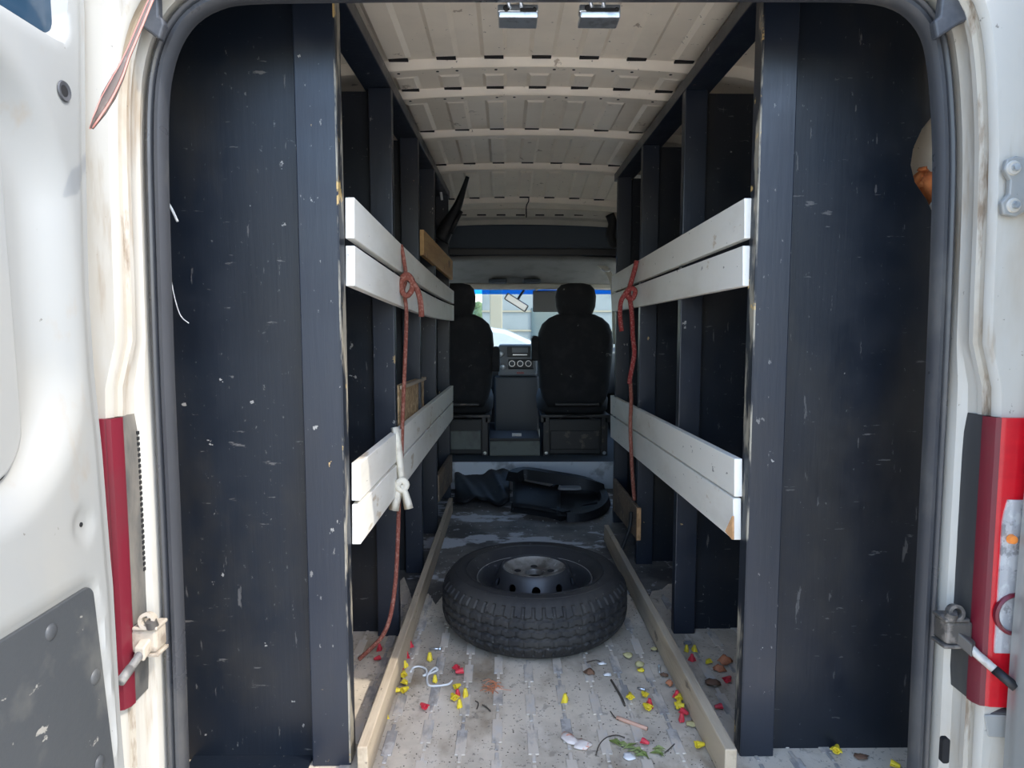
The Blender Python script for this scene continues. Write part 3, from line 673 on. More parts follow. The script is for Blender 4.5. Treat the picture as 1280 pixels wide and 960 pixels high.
bx_ = MB().box(q0.x, q1.x, 4.61, 4.95, q1.z, q1.z + .02).build('box_lid', 'dark', gb, bevel=.004)
q0, q1 = P(640, 545.5, 4.60), P(652, 541.5, 4.60)
MB().box(q0.x, q1.x, 4.602, 4.608, q0.z, q1.z).build('paper_label', 'paper', bx_)

# ================================================================== DASHBOARD
DY = 5.45
db = thing('dashboard', (CX, 5.7, .13), 'charcoal dashboard with centre radio and three heater dials', 'dashboard')
zt = P(640, 433, DY + .2).z
MB().loft([[Vector((x, y, z)) for y, z in ((DY + .22, .45), (DY + .16, .62), (DY + .17, zt - .05), (DY + .22, zt - .01), (DY + .55, zt - .02), (DY + .72, zt - .10), (DY + .72, .45))] for x in (CX - .93, CX - .3, CX + .3, CX + .93)]).build('dash_body', 'dash', db, smooth=True, bevel=.01)
def dpan(n, u0, u1, v0, v1, d0, d1, mt, par, bv=.004):
    a, b = P(u0, v1, DY), P(u1, v0, DY); return MB().box(a.x, b.x, DY + d0, DY + d1, a.z, b.z).build(n, mt, par, bevel=bv)
cs = dpan('centre_console', 623, 672, 431, 471, .02, .22, 'dash_grey', db, .015)
dpan('lower_console', 618, 674, 471, 560, .03, .25, 'dash', db, .015)
rd = dpan('radio', 634, 668, 433, 446, .005, .03, 'dark', cs)
dpan('radio_screen', 640, 660, 434.5, 441, .002, .008, 'dash_grey', rd, .001)
dpan('radio_slot', 641, 659, 443, 444, .002, .008, 'silver', rd, 0)
dpan('dial_panel', 635, 668, 449, 461.5, .008, .03, 'dark', cs, .01)
dpan('hazard_strip', 646, 655, 465, 467.5, .014, .03, 'red_dull', cs, .001)
for u in (640, 650.3, 660.5):
    c = P(u, 454.5, DY)
    k = MB().lathe([(.0001, .022), (.017, .020), (.020, .0), (.0001, 0)], 18, (c.x, DY + .01, c.z), Vector((0, -1, 0))).build('heater_dial', 'dash', cs, smooth=True)
    MB().lathe([(.0215, .012), (.0245, .012), (.0245, 0), (.0215, 0)], 22, (c.x, DY + .01, c.z), Vector((0, -1, 0)), closed_prof=True).build('dial_ring', 'silver', k)
for u, v in ((626, 443), (629, 459)):
    c = P(u, v, DY); MB().lathe([(.0001, .012), (.018, .008), (.022, 0)], 16, (c.x, DY + .02, c.z), Vector((0, -1, 0))).build('vent_knob', 'silver', cs, smooth=True)

# ---- mirror and visor
mc = P(645.5, 378, 5.40)
mr = thing('rear_view_mirror', mc, 'tilted grey rear-view mirror hanging below the windscreen header', 'mirror')
ax = (P(659, 386.5, 5.40) - P(632, 369.5, 5.40)).normalized(); ay = Vector((0, 1, 0)); az = ax.cross(ay).normalized(); ay = az.cross(ax)
MB().obox(mc, ax, ay, az, .100, .016, .030).build('mirror_shell', 'liner', mr, bevel=.012)
MB().obox(mc - ay * .0165, ax, ay, az, .090, .002, .024).build('mirror_glass', 'silver', mr, bevel=.002)
MB().tube([mc + Vector((.01, .01, .02)), mc + Vector((.03, .04, .055)), P(655, 363, 5.45)], .010, 8).build('mirror_stalk', 'dash', mr, smooth='all')
v0, v1 = P(666, 390, 5.34), P(716, 363.5, 5.34)
vz = thing('sun_visor', ((v0.x + v1.x) / 2, 5.34, v0.z), 'grey sun visor folded down beside the right headrest', 'visor')
MB().box(v0.x, v1.x, 5.33, 5.352, v0.z, v1.z).build('visor_pad', 'visor', vz, bevel=.010)
MB().tube([(v0.x + .02, 5.34, v1.z + .004), (v0.x + .05, 5.34, v1.z + .022)], .008, 8).build('visor_clip', 'cream', vz)
MB().tube([(v0.x - .0, 5.34, v1.z - .004), (v1.x, 5.34, v1.z - .004)], .006, 8).build('visor_rod', 'dash', vz)
hk = P(761, 337, 4.90)
tag(MB().tube([hk + Vector((-.05, 0, .0)), hk + Vector((-.03, -.01, -.012)), hk + Vector((.0, -.01, -.010)), hk + Vector((.012, 0, .002))], .006, 8).build('grab_handle', 'silver', smooth='all'), 'small bright coat hook at the right corner of the cab arch', 'hook')

# ================================================================== TAIL LIGHTS, HARDWARE AT THE REAR FRAME
def z_at(v, Y): return P(640, v, Y).z
def edge_x(z, side):                                                   # weatherstrip inner edge at height z
    pts = [p for p, n in zip(E, EN) if (n.x < -.7 if side < 0 else n.x > .7)]
    return min(pts, key=lambda p: abs(p.z - z)).x
def tail_light(side, label):
    zt_, zb_ = z_at(521, 1.33), z_at(888, 1.30)
    xm = edge_x(.6, side); t = thing('tail_light', (xm + side * .09, 1.33, zb_), label, 'tail light', 'rear tail lights')
    n = 14
    def column(prof_fn, nm, mt, par, z0=zt_, z1=zb_, **kw):
        rings = []
        for k in range(n + 1):
            z = z0 + (z1 - z0) * k / n; x0 = edge_x(z, side)
            rings.append([Vector((x0 + side * (o + .0295), y, z)) for o, y in prof_fn(k / n)])
        return MB().loft(rings).build(nm, mt, par, smooth=True, **kw)
    def hs(t_):
        e = .012 * smooth01(.10, 0, t_) + .006 * smooth01(.93, 1, t_)
        return [(.040 + e * .4, 1.408 - e), (.034 + e * .4, 1.401 - e), (.034 + e * .4, 1.336), (.060, 1.325), (.060, 1.408 - e)]
    column(hs, 'housing', 'housing' if side < 0 else 'housing_clean', t)
    if side < 0:
        for k in range(26):
            z = zt_ - .04 - k * .0115; x0 = edge_x(z, side)
            c, d = sorted((x0 + side * .0618, x0 + side * .066)); MB().box(c, d, 1.384, 1.398, z - .0035, z + .0035).build('housing_notch', 'void', t)
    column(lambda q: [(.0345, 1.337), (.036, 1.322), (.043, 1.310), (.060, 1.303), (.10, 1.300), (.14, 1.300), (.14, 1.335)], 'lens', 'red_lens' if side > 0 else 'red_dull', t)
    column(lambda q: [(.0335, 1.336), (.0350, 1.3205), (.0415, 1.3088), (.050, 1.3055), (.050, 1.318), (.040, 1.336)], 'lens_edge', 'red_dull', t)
    column(lambda q: [(.060 + .008 * smooth01(.12, 0, q), 1.310), (.060 + .008 * smooth01(.12, 0, q), 1.2995), (.10, 1.2965), (.135, 1.2965), (.135, 1.31)], 'reverse_lens', 'clear_lens', t, z_at(628, 1.29), z_at(822, 1.29))
    x0 = edge_x(.55, side)
    MB().lathe([(.036, .003), (.040, .006), (.044, .003), (.044, -.004), (.036, -.004)], 28, (x0 + side * .126, 1.2965, z_at(772, 1.29)), Vector((0, -1, 0)), closed_prof=True).build('reflector_ring', 'red_dull', t, smooth=True)
    MB().lathe([(.0001, .010), (.008, .008), (.010, 0)], 14, (x0 + side * .106, 1.297, z_at(677, 1.29)), Vector((0, -1, 0))).build('bulb', 'amber', t, smooth=True)
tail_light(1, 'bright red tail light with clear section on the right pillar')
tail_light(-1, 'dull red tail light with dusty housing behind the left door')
# white ledge and slot under the right light
a = P(1228, 905, 1.30)
MB().hexa([P(1206, 880, 1.36), P(1241, 912, 1.315), P(1262, 912, 1.30), P(1262, 880, 1.35), P(1203, 862, 1.37), P(1238, 893, 1.312), P(1262, 890, 1.30), P(1262, 862, 1.35)]).build('lamp_ledge', 'housing_clean', wr, bevel=.003)
MB().hexa([P(1234, 922, 1.312), P(1275, 925, 1.296), P(1275, 905, 1.34), P(1234, 905, 1.34), P(1229, 893, 1.312), P(1275, 894, 1.296), P(1275, 890, 1.34), P(1229, 889, 1.34)]).build('lamp_shelf', 'white', wr, bevel=.004)
MB().prism(rrect(P(1233, 0, 1.306).x, P(1243, 0, 1.306).x, z_at(957, 1.306), z_at(926, 1.306), .005), 'y', 1.304, 1.315).build('jamb_slot', 'void', wr)

def door_check(side, label, bm_, am, pb, pe, Yb, Ye):
    c = P(pb[0], pb[1], Yb); e = P(pe[0], pe[1], Ye)
    t = thing('door_check', (c.x, c.y, c.z - .03), label, 'door check', 'door check arms at the rear frame')
    xa_, xb_ = sorted((c.x - side * .020, c.x + side * .034))
    b = MB().box(xa_, xb_, c.y - .022, c.y + .022, c.z - .026, c.z + .022).build('bracket', bm_, t, bevel=.006)
    for dz in (-.030, .026):
        MB().box(c.x - .026, c.x + .024, c.y - .026, c.y + .020, c.z + dz - .003, c.z + dz + .004).build('bracket_plate', bm_, b, bevel=.002)
    MB().lathe([(.0001, .016), (.010, .015), (.012, .0)], 12, (c.x + side * -.012, c.y - .018, c.z + .028), Vector((0, -.3, 1))).build('pivot_pin', 'bracket_dark', b, smooth=True)
    MB().lathe([(.010, .010), (.017, .010), (.017, -.004), (.010, -.004)], 16, (c.x - side * .002, c.y - .014, c.z + .040), Vector((0, -1, .2)), closed_prof=True).build('pivot_eye', bm_, b, smooth=True)
    d = (e - c); k1 = c + d * .25
    MB().obox(k1, d.normalized(), d.normalized().cross(Vector((0, 0, 1))).normalized(), Vector((0, 0, 1)), .020, .011, .014).build('arm_yoke', bm_, t, bevel=.003)
    MB().tube([k1, c + d * .45 + Vector((0, 0, -.003)), c + d * .75 + Vector((0, 0, -.002)), e], .0085, 10).build('check_arm', am, t, smooth='all')
    k = .80
    MB().tube([c + d * .72 + Vector((0, 0, -.002)), e + d * .05], .0095, 10).build('arm_sleeve', 'dark' if side > 0 else 'arm', t, smooth='all')
door_check(-1, 'dusty tan door check bracket and grey arm on left pillar', 'bracket_tan', 'arm', (190, 795), (152, 850), 1.355, 1.262)
door_check(1, 'greasy dark door check bracket with pale arm on right pillar', 'bracket_dark', 'arm_light', (1187, 785), (1266, 856), 1.350, 1.262)
# holes in the pillars
for u, v, s in ((189, 720, -1), (189, 743, -1), (1191, 714, 1), (1190, 737, 1)):
    z = z_at(v, 1.375); x = edge_x(z, s) + s * .0725
    MB().lathe([(.0001, .001), (.0045, .0008), (.006, -.001)], 12, (x, 1.372, z), Vector((-s, 0, 0))).build('jamb_hole', 'void', wr)

# rubber corner caps at the top of the frame
def cap(px, label, Y0, Y1, s):
    pts = [P(u, v, Y0) for u, v in px]; n = len(pts); bk = [Vector((p.x, Y1, p.z)) for p in pts]
    mm = MB().add(pts + bk, [tuple(range(n)), tuple(range(n, 2 * n))[::-1]] + [(i, (i + 1) % n, (i + 1) % n + n, i + n) for i in range(n)])
    tag(mm.build('corner_cap', 'cap', bevel=.005), label, 'rubber cap', 'rubber caps in the upper frame corners')
cap([(157, -10), (156, 20), (172, 27), (181, 36), (199, 49), (205, 30), (203, 22), (198, 20), (197, -10)], 'dark rubber cap in the upper left corner of door frame', 1.352, 1.372, -1)
cap([(1172, 48), (1201, 29), (1220, 20), (1219, -10), (1178, -10), (1175, 20), (1168, 25)], 'dark rubber cap in the upper right corner of door frame', 1.352, 1.372, 1)

# door hinge on the right pillar
hg = P(1272, 232, 1.29)
h = MB().prism([(hg.x - .018, hg.z + .050), (hg.x - .022, hg.z + .03), (hg.x - .010, hg.z + .012), (hg.x - .010, hg.z - .014), (hg.x - .024, hg.z - .03), (hg.x - .018, hg.z - .052), (hg.x + .006, hg.z - .056), (hg.x + .035, hg.z - .04), (hg.x + .035, hg.z + .05), (hg.x + .0, hg.z + .056)], 'y', 1.296, 1.308).build('door_hinge', 'white', wr, bevel=.003)
MB().tube([(hg.x + .035, 1.285, hg.z - .05), (hg.x + .035, 1.285, hg.z + .05)], .011, 12).build('hinge_barrel', 'white', h, smooth='all')
for v in (209, 256):
    c = P(1270, v, 1.29); bl = MB().lathe([(.0001, .004), (.012, .0035), (.014, 0)], 20, (c.x, 1.296, c.z), Vector((0, -1, 0))).build('bolt', 'jamb', h, smooth=True)
    MB().lathe([(.0001, .008), (.0065, .0075), (.0078, .0)], 6, (c.x, 1.293, c.z), Vector((0, -1, 0))).build('bolt_head', 'zinc', h)

# lock strikers hanging from the header
for u0, u1, lab in ((622, 673, 'zinc door latch keeper left of centre under the rear header'), (724, 776, 'zinc door latch keeper right of centre under the rear header')):
    a, b = P(u0, 23, 1.45), P(u1, 5, 1.45); t = thing('latch_keeper', ((a.x + b.x) / 2, 1.47, a.z), lab, 'latch', 'latch keepers under the rear header')
    bd = MB().box(a.x, b.x, 1.45, 1.475, a.z + .012, b.z).build('keeper_plate', 'zinc', t, bevel=.003)
    MB().box(a.x + .002, b.x - .001, 1.445, 1.50, a.z, a.z + .013).build('keeper_lip', 'zinc', t, bevel=.003)
    MB().box(a.x + (.046 if u0 < 700 else .018), b.x - .004, 1.4485, 1.4505, a.z + .010, a.z + .020).build('keeper_slot', 'void', bd)
    MB().lathe([(.0001, .0015), (.006, .001), (.007, 0)], 12, (a.x + .018, 1.449, a.z + .020), Vector((0, -1, 0))).build('keeper_hole', 'void', bd)
    MB().lathe([(.0001, .0015), (.003, .001), (.004, 0)], 10, (b.x - .008, 1.449, b.z - .010), Vector((0, -1, 0))).build('rivet', 'void', bd)
    for du in (.30, .60):
        x = a.x + (b.x - a.x) * du
        MB().tube([(x, 1.448, b.z - .008), (x - .004, 1.444, b.z + .004), (x, 1.448, b.z + .03)], .004, 8).build('keeper_hook', 'zinc', t, smooth='all')

# ================================================================== ROPES, STRAPS, LOOSE THINGS ON THE RACKS
def rope(name, pts, r, mt, label, cat, n=8, sm=5):
    return tag(MB().tube(refine([Vector(p) for p in pts], sm), r, n).build(name, mt, smooth='all'), label, cat)
def lface(u, v, off=.008):                                              # on the left slats' inner face
    p = PX(u, v, -.345); return p + Vector((off, 0, 0))
Yk = 2.28
lrp = thing('red_rope', P(505, 820, Yk), 'thin red-brown rope knotted over the left upper slats hanging to floor', 'rope')
MB().tube(refine([P(u, v, 2.29 if v < 420 else 2.25 - .22 * smooth01(540, 800, v)) for u, v in ((501, 306), (504, 320), (507, 340), (507, 352), (504, 362), (506, 372), (508, 390), (507, 430), (505, 480), (503, 530), (502, 570), (499, 620), (497, 680), (494, 730), (488, 770), (478, 795), (462, 812), (449, 824))], 4), .0068, 8).build('rope_line', 'rope', lrp, smooth='all')
MB().tube(refine([P(u, v, Yk - .02) for u, v in ((502, 348), (508, 343), (515, 350), (515, 362), (508, 370), (502, 362), (503, 350), (511, 348), (518, 356), (523, 366), (526, 380), (527, 396))], 4), .0095, 8).build('rope_knot', 'rope', lrp, smooth='all')
Yr_ = 2.95
rrp = thing('red_rope', P(790, 690, Yr_), 'red braided rope knotted round the right upper slats', 'rope')
MB().tube(refine([P(u, v, Yr_) for u, v in ((796, 326), (792, 342), (788, 356), (786, 366), (788, 378), (790, 395), (791, 420), (793, 440), (791, 455), (788, 470), (787, 480))], 4), .0105, 8).build('rope_double', 'rope_red', rrp, smooth='all')
MB().tube(refine([P(u, v, Yr_ - .02) for u, v in ((793, 360), (786, 362), (784, 370), (790, 374), (794, 364), (788, 360), (781, 368), (776, 378), (775, 395), (777, 414))], 4), .0105, 8).build('rope_knot', 'rope_red', rrp, smooth='all')
MB().tube(refine([P(u, v, Yr_) for u, v in ((788, 478), (789, 500), (788, 530), (789, 565), (791, 600), (793, 625))], 4), .0085, 8).build('rope_line', 'rope', rrp, smooth='all')
rope('black_cable', [P(u, v, 2.95) for u, v in ((789, 640), (787, 660), (778, 685), (774, 700), (776, 722))], .008, 'dark', 'thin black cable draped behind right floor board', 'cable')
cl = thing('cloth_strip', P(500, 640, 2.2), 'cream cloth strip tied round the left lower slats', 'cloth')
Yc = 2.15
def ribbon(pts, ws, mt, nm, par):
    m = MB(); rows = [[], []]
    pp = [Vector(p) for p in pts]; n = len(pp)
    rings = []
    for i, p in enumerate(pp):
        t = (pp[min(i + 1, n - 1)] - pp[max(i - 1, 0)]).normalized(); s = t.cross(Vector((0, 1, 0))).normalized()
        w = ws[i] if isinstance(ws, list) else ws
        rings.append([p - s * w, p + Vector((0, -.006, 0)), p + s * w, p + Vector((0, .004, 0))])
    return m.loft(rings).build(nm, mt, par, smooth='all')
ribbon([P(u, v, Yc) for u, v in ((493, 534), (496, 550), (499, 575), (502, 600), (503, 612))], [.012, .014, .014, .012, .012], 'cloth', 'cloth_band', cl)
ribbon([P(u, v, Yc - .015) for u, v in ((501, 606), (497, 618), (494, 628), (492, 638))], [.010, .014, .016, .017], 'cloth', 'cloth_tail', cl)
ribbon([P(u, v, Yc - .02) for u, v in ((502, 606), (506, 616), (509, 627), (511, 636))], [.010, .012, .014, .015], 'cloth', 'cloth_tail', cl)
MB().tube(refine([P(u, v, Yc - .015) for u, v in ((497, 604), (503, 600), (508, 606), (503, 613), (497, 608), (499, 602))], 3), .011, 8).build('cloth_knot', 'cloth', cl, smooth='all')
# taped wire hanging in front of the left pillar
sw = thing('taped_wire', P(118, 160, 1.15), 'dark taped wire strip with pinkish edges hanging by left pillar', 'wire')
wp = [(196, -14), (186, 8), (176, 32), (165, 58), (157, 76), (148, 96), (136, 120), (126, 140), (115, 161)]
wd = [.004, .0045, .005, .005, .006, .010, .012, .009, .002]
ribbon([P(u, v, 1.20 - i * .004) for i, (u, v) in enumerate(wp)], wd, 'strap', 'tape_strip', sw)
for s in (-1, 1):
    pts = []
    for i, (u, v) in enumerate(wp):
        p = P(u, v, 1.20 - i * .004); pts.append(p + Vector((s * wd[i], -.002, s * wd[i] * .45)))
    MB().tube(refine(pts, 2), .0016, 6).build('wire_edge', 'strap_red', sw, smooth='all')
rope('white_thread', [P(u, v, 1.60) for u, v in ((211, 330), (214, 350), (219, 375), (226, 395), (236, 404))], .0012, 'string', 'thin white thread curling on the left black panel', 'thread', 5)
rope('plastic_sliver', [P(u, v, 1.58) for u, v in ((209, 252), (215, 262), (222, 277))], .003, 'string', 'short pale plastic sliver beside the upper left weatherstrip', 'sliver', 6)
rope('ceiling_wire', [P(u, v, 4.40) for u, v in ((659, 238), (661, 250), (658, 258), (658, 272))], .004, 'dark', 'thin dark wire hanging from the far roof bow', 'wire', 6)
# junk on top of the left rack
bs = thing('black_plastic_pole', P(548, 300, 3.95), 'black tapered plastic pole leaning above the tan plank', 'pole')
MB().tube(refine([P(u, v, 3.92) for u, v in ((584.5, 221), (579, 238), (573, 255), (566, 270), (558, 285), (550, 300))], 3), [.011 + .045 * (k / 15) ** 1.4 for k in range(16)], 10).build('pole_shaft', 'black_plastic', bs, smooth='all')
MB().tube([P(577, 264, 3.90), P(570, 276, 3.90), P(563, 292, 3.90)], [.010, .014, .020], 8).build('pole_branch', 'black_plastic', bs, smooth='all')
rope('white_rod', [P(549, 228, 4.05), P(551, 240, 4.05), P(552.5, 250, 4.05)], .007, 'string', 'short white rod standing behind the left top rail', 'rod')
bg = MB().loft([[P(0, 0, 1) * 0 + Vector((-.53 + dx + .08 * math.cos(a) * s * (1 + .2 * math.sin(3 * a + k)), 3.85 + .16 * math.sin(a) * s, 1.44 + .045 * k)) for a in (2 * math.pi * j / 14 for j in range(14))] for k, (s, dx) in enumerate(((.6, 0), (1, 0), (1.1, .01), (.95, .0), (.7, -.02), (.3, -.03)))])
tag(bg.build('black_bag', 'black_plastic', smooth='all'), 'crumpled black bag stuffed beside the tan plank on left rack', 'bag')
for u0, u1 in ((0, 0),):
    pass
tag(MB().tube(refine([P(u, v, 4.55) for u, v in ((762, 268), (766, 280), (763, 295), (768, 306), (772, 300))], 3), .03, 8).build('black_belt_guide', 'black_plastic', smooth='all'), 'black plastic lump hanging at right end of cab shelf', 'trim lump')

# ================================================================== BLACK PLASTIC PANELS LYING ON THE FORWARD FLOOR
pl = thing('moulded_panel', Vector((.30, 3.95, FZ)), 'broken black moulded plastic panel lying before the step', 'panel')
def warp(x, y, z): return Vector((x, y, z + .020 * math.sin(5 * x + 2) + .010 * math.sin(9 * y)))
def strip(pts, w, h, nm):
    rings = []; pp = refine([Vector(p) for p in pts], 4); n = len(pp)
    for i, p in enumerate(pp):
        t = pp[min(i + 1, n - 1)] - pp[max(i - 1, 0)]; s = Vector((-t.y, t.x, 0)).normalized()
        rings.append([p - s * w, p - s * w * .6 + Vector((0, 0, h)), p + s * w * .6 + Vector((0, 0, h)), p + s * w])
    return MB().loft(rings).build(nm, 'black_plastic', pl, smooth=True)
Fp = lambda u, v, z=.02: PZ(u, v, z)
strip([Fp(641, 602, .12), Fp(655, 597, .13), Fp(690, 602, .12), Fp(730, 609, .10), Fp(752, 616, .06)], .055, .06, 'panel_rim')
strip([Fp(752, 620, .05), Fp(756, 630, .03), Fp(748, 642, .01), Fp(728, 650, .0), Fp(708, 651, .0)], .035, .045, 'panel_rim')
strip([Fp(708, 650, .0), Fp(690, 645, .0), Fp(665, 641, .0), Fp(650, 639, .0), Fp(642, 638, .0)], .045, .05, 'panel_rim')
strip([Fp(674, 630, .02), Fp(684, 621, .03), Fp(697, 612, .06)], .018, .045, 'panel_bar')
strip([Fp(705, 648, .0), Fp(722, 640, .01), Fp(745, 634, .02)], .020, .035, 'panel_bar')
MB().grid(lambda i, j: warp(*(Fp(641 + 60 * i, 637 + 6 * i - 36 * j, .03 + .09 * j))), 10, 6).build('panel_plate', 'black_plastic', pl, smooth='all', solid=.006)
MB().grid(lambda i, j: warp(*(Fp(696 + 54 * i, 646 - 38 * j - 3 * i, .03 + .07 * j))), 8, 6).build('panel_plate', 'black_plastic', pl, smooth='all', solid=.006)
c = Fp(712, 609, .13)
MB().loft([ring_se(c.x, c.y, c.z - .01, .07, .035, 16), ring_se(c.x, c.y, c.z + .004, .065, .03, 16)]).build('speaker_patch', 'visor', pl)
fm = MB()
def mat_pt(i, j):
    p = PZ(569 + 68 * i, 634 + 2 * i - 30 * j + 2 * math.sin(9 * i), 0)
    return (p.x, p.y, FZ + .022 + .035 * abs(math.sin(4.3 * i + 2.2 * j)) * (1 - i * .3) + .11 * j * (.55 + .45 * i) + .008 * math.sin(21 * i + 9 * j))
tag(fm.grid(mat_pt, 30, 12).build('rubber_mat', 'black_plastic', smooth='all', solid=.012), 'crumpled black rubber mat left of the broken plastic panel', 'mat')

# ================================================================== LITTER ON THE FLOOR
def nut_mesh(nm, mt):
    m = MB(); prof = [(.0001, .021), (.0040, .0205), (.0055, .015), (.0072, .007), (.0082, .001), (.0082, 0), (.0060, 0), (.0055, .006), (.0001, .012)]
    m.lathe(prof, 10)
    for s in (-1, 1): m.hexa([(s * .006, -.0015, 0), (s * .0125, -.0015, 0), (s * .0125, .0015, 0), (s * .006, .0015, 0), (s * .005, -.0012, .011), (s * .0085, -.0012, .011), (s * .0085, .0012, .011), (s * .005, .0012, .011)])
    me = bpy.data.meshes.new(nm); me.from_pydata([tuple(p) for p in m.v], [], m.f); me.materials.append(M[mt]); return me
MY, MR_ = nut_mesh('wire_nut_yellow', 'nut_yellow'), nut_mesh('wire_nut_red', 'nut_red')
def nut(u, v, me, label, group, z0=0.0):
    p = PZ(u, v, z0 + .006); o = bpy.data.objects.new('wire_connector', me); COL.objects.link(o)
    sc = random.uniform(.95, 1.2); o.scale = (sc, sc, sc)
    if random.random() < .3: o.location = (p.x, p.y, FZ + z0 + .004); o.rotation_euler = (random.uniform(-.05, .05), 0, random.uniform(0, 6.2))
    else: o.location = (p.x, p.y, FZ + z0 + .003 + .0092 * sc); o.rotation_euler = (R(90) + random.uniform(-.08, .12), 0, random.uniform(0, 6.2))
    tag(o, label, 'wire connector', group)
G1, G2 = 'yellow wire connectors on the floor', 'red wire connectors on the floor'
for u, v, lab in ((506, 833, 'against left board, farthest of its row'), (504, 847, 'against left board, just below a red one'), (505, 854, 'against left board, touching the next above it'),
                  (492, 865, 'tucked right at the foot of left board'), (503, 866, 'just right of the one at left board foot'), (537, 824, 'alone on the rusty patch left of tyre'), (543.6, 851, 'inside the loop of the white string'),
                  (568.6, 861, 'topmost of the small cluster below white string'), (582, 869, 'rightmost of the small cluster below white string'), (569, 875.5, 'lower left of the cluster below white string'),
                  (574.5, 882.6, 'nearest camera in the cluster below white string'), (484, 898, 'nearest camera along the left board'), (706, 876, 'alone on bare floor below the tyre'),
                  (788, 874.5, 'right of the dark twig'), (807.5, 871, 'standing just below the short silver screw'), (812, 888, 'under a red one, above the pink stick'), (848.5, 882, 'left one of the pair at right board'),
                  (855, 886, 'right one of the pair at right board'), (870, 934, 'nearest camera by the right board'), (849, 876, 'just above the pair at right board'), (858, 813, 'left one behind right board at second stud'),
                  (868, 813, 'right one behind right board at second stud'), (887, 828, 'behind right board beside the orange leaves'), (1045, 942, 'before right black panel, left of dark plug'), (1113, 956, 'before right black panel, near the weatherstrip')):
    nut(u, v, MY, 'yellow wire connector ' + lab, G1)
for u, v, lab in ((513, 808, 'farthest along the left board'), (508, 821, 'second farthest along the left board'), (502, 840.5, 'between yellow ones at left board'), (570, 836, 'left one of two right of white string'),
                  (579, 841, 'right one of two right of white string'), (532.4, 886.6, 'alone below the white string'), (572, 869, 'in the small yellow cluster below white string'), (474.5, 812, 'behind left board, farther one'),
                  (474.5, 824, 'behind left board, nearer one'), (812, 882, 'on a yellow one above the pink stick'), (846, 871, 'farthest at the right board'), (852, 891, 'just below the yellow pair at right board'),
                  (852, 900, 'nearest camera at the right board cluster'), (802.5, 928, 'standing beside the green leaves'), (865, 825, 'behind right board near the second stud'), (907.5, 853, 'behind right board under the orange leaves'),
                  (902, 885, 'behind right board, nearest camera')):
    nut(u, v, MR_, 'red wire connector ' + lab, G2)
def scrap(name, u, v, sx, sy, mt, label, cat, rot=0.0, h=.006, th=.0015, seed=0, z0=.004):
    rnd = random.Random(seed + int(u * 7 + v)); c = PZ(u, v, z0); n = 11
    outline = [(1 + rnd.uniform(-.25, .2)) for _ in range(n)]
    m = MB(); z0 += FZ; vs_ = [(c.x, c.y, z0 + h)]
    for ring, f in ((0, .5), (1, 1)):
        for k in range(n):
            a = 2 * math.pi * k / n; x = math.cos(a) * sx * f * outline[k]; y = math.sin(a) * sy * f * outline[k]
            vs_.append((c.x + x * math.cos(rot) - y * math.sin(rot), c.y + x * math.sin(rot) + y * math.cos(rot), z0 + (h * rnd.uniform(.3, 1) if ring == 0 else rnd.uniform(0.0008, h * .6))))
    fs = [(0, 1 + k, 1 + (k + 1) % n) for k in range(n)] + [(1 + k, 1 + n + k, 1 + n + (k + 1) % n, 1 + (k + 1) % n) for k in range(n)]
    return tag(m.add(vs_, fs).build(name, mt, smooth='all', solid=th), label, cat)
scrap('wrapper', 711, 924, .020, .032, 'paper_orange', 'larger orange and white wrapper scrap on the near floor', 'wrapper', .3)
scrap('wrapper', 728, 931, .026, .022, 'paper_orange', 'smaller orange and white wrapper scrap beside the larger one', 'wrapper', -.2)
scrap('paper_scrap', 752, 830, .014, .010, 'paper', 'white paper scrap nearest the tyre on its right', 'paper')
scrap('paper_scrap', 759, 844, .013, .010, 'paper', 'white paper scrap below the one nearest the tyre', 'paper')
scrap('paper_scrap', 786, 946, .016, .016, 'paper', 'translucent white scrap under the green leaves', 'paper', h=.003)
scrap('paper_scrap', 865, 906, .016, .014, 'sponge', 'dull yellowish scrap against the right floor board', 'scrap', h=.008)
scrap('foam_piece', 785, 820, .016, .018, 'sponge', 'yellowed foam piece right of the tyre, farther one', 'foam', h=.012)
scrap('foam_piece', 799, 832, .016, .016, 'sponge', 'yellowed foam piece right of the tyre, middle one', 'foam', h=.014)
scrap('foam_piece', 801, 839, .013, .009, 'nut_yellow', 'bright yellow foam piece right of the tyre, nearest one', 'foam', h=.010)
scrap('dry_leaf', 736, 842, .018, .018, 'leaf_brown', 'dark brown crumpled leaf beside the tyre', 'leaf', h=.014)
scrap('dry_leaf', 837, 855, .012, .014, 'leaf_dry', 'reddish dry leaf near the right floor board', 'leaf', h=.012)
scrap('dry_leaf', 830, 845, .012, .010, 'leaf_brown', 'small brown leaf near the right floor board', 'leaf', h=.010)
scrap('dry_leaf', 906, 829, .026, .020, 'leaf_dry', 'orange dry leaf behind right board, farthest', 'leaf', h=.025)
scrap('dry_leaf', 899, 838, .022, .016, 'leaf_dry', 'orange dry leaf behind right board, middle', 'leaf', h=.018)
scrap('dry_leaf', 891, 855, .024, .020, 'leaf_brown', 'brown dry leaf behind right board, nearest', 'leaf', h=.015)
scrap('rubber_plug', 1077, 946, .018, .012, 'leaf_brown', 'dark flat plug on the sill before right black panel', 'plug', h=.006)
scrap('dirt_clod', 818, 813, .012, .010, 'sponge', 'small tan clod beside the right floor board', 'clod', h=.012)
scrap('dirt_clod', 860, 806, .014, .012, 'visor', 'grey clod at the foot of the second right stud', 'clod', h=.014)
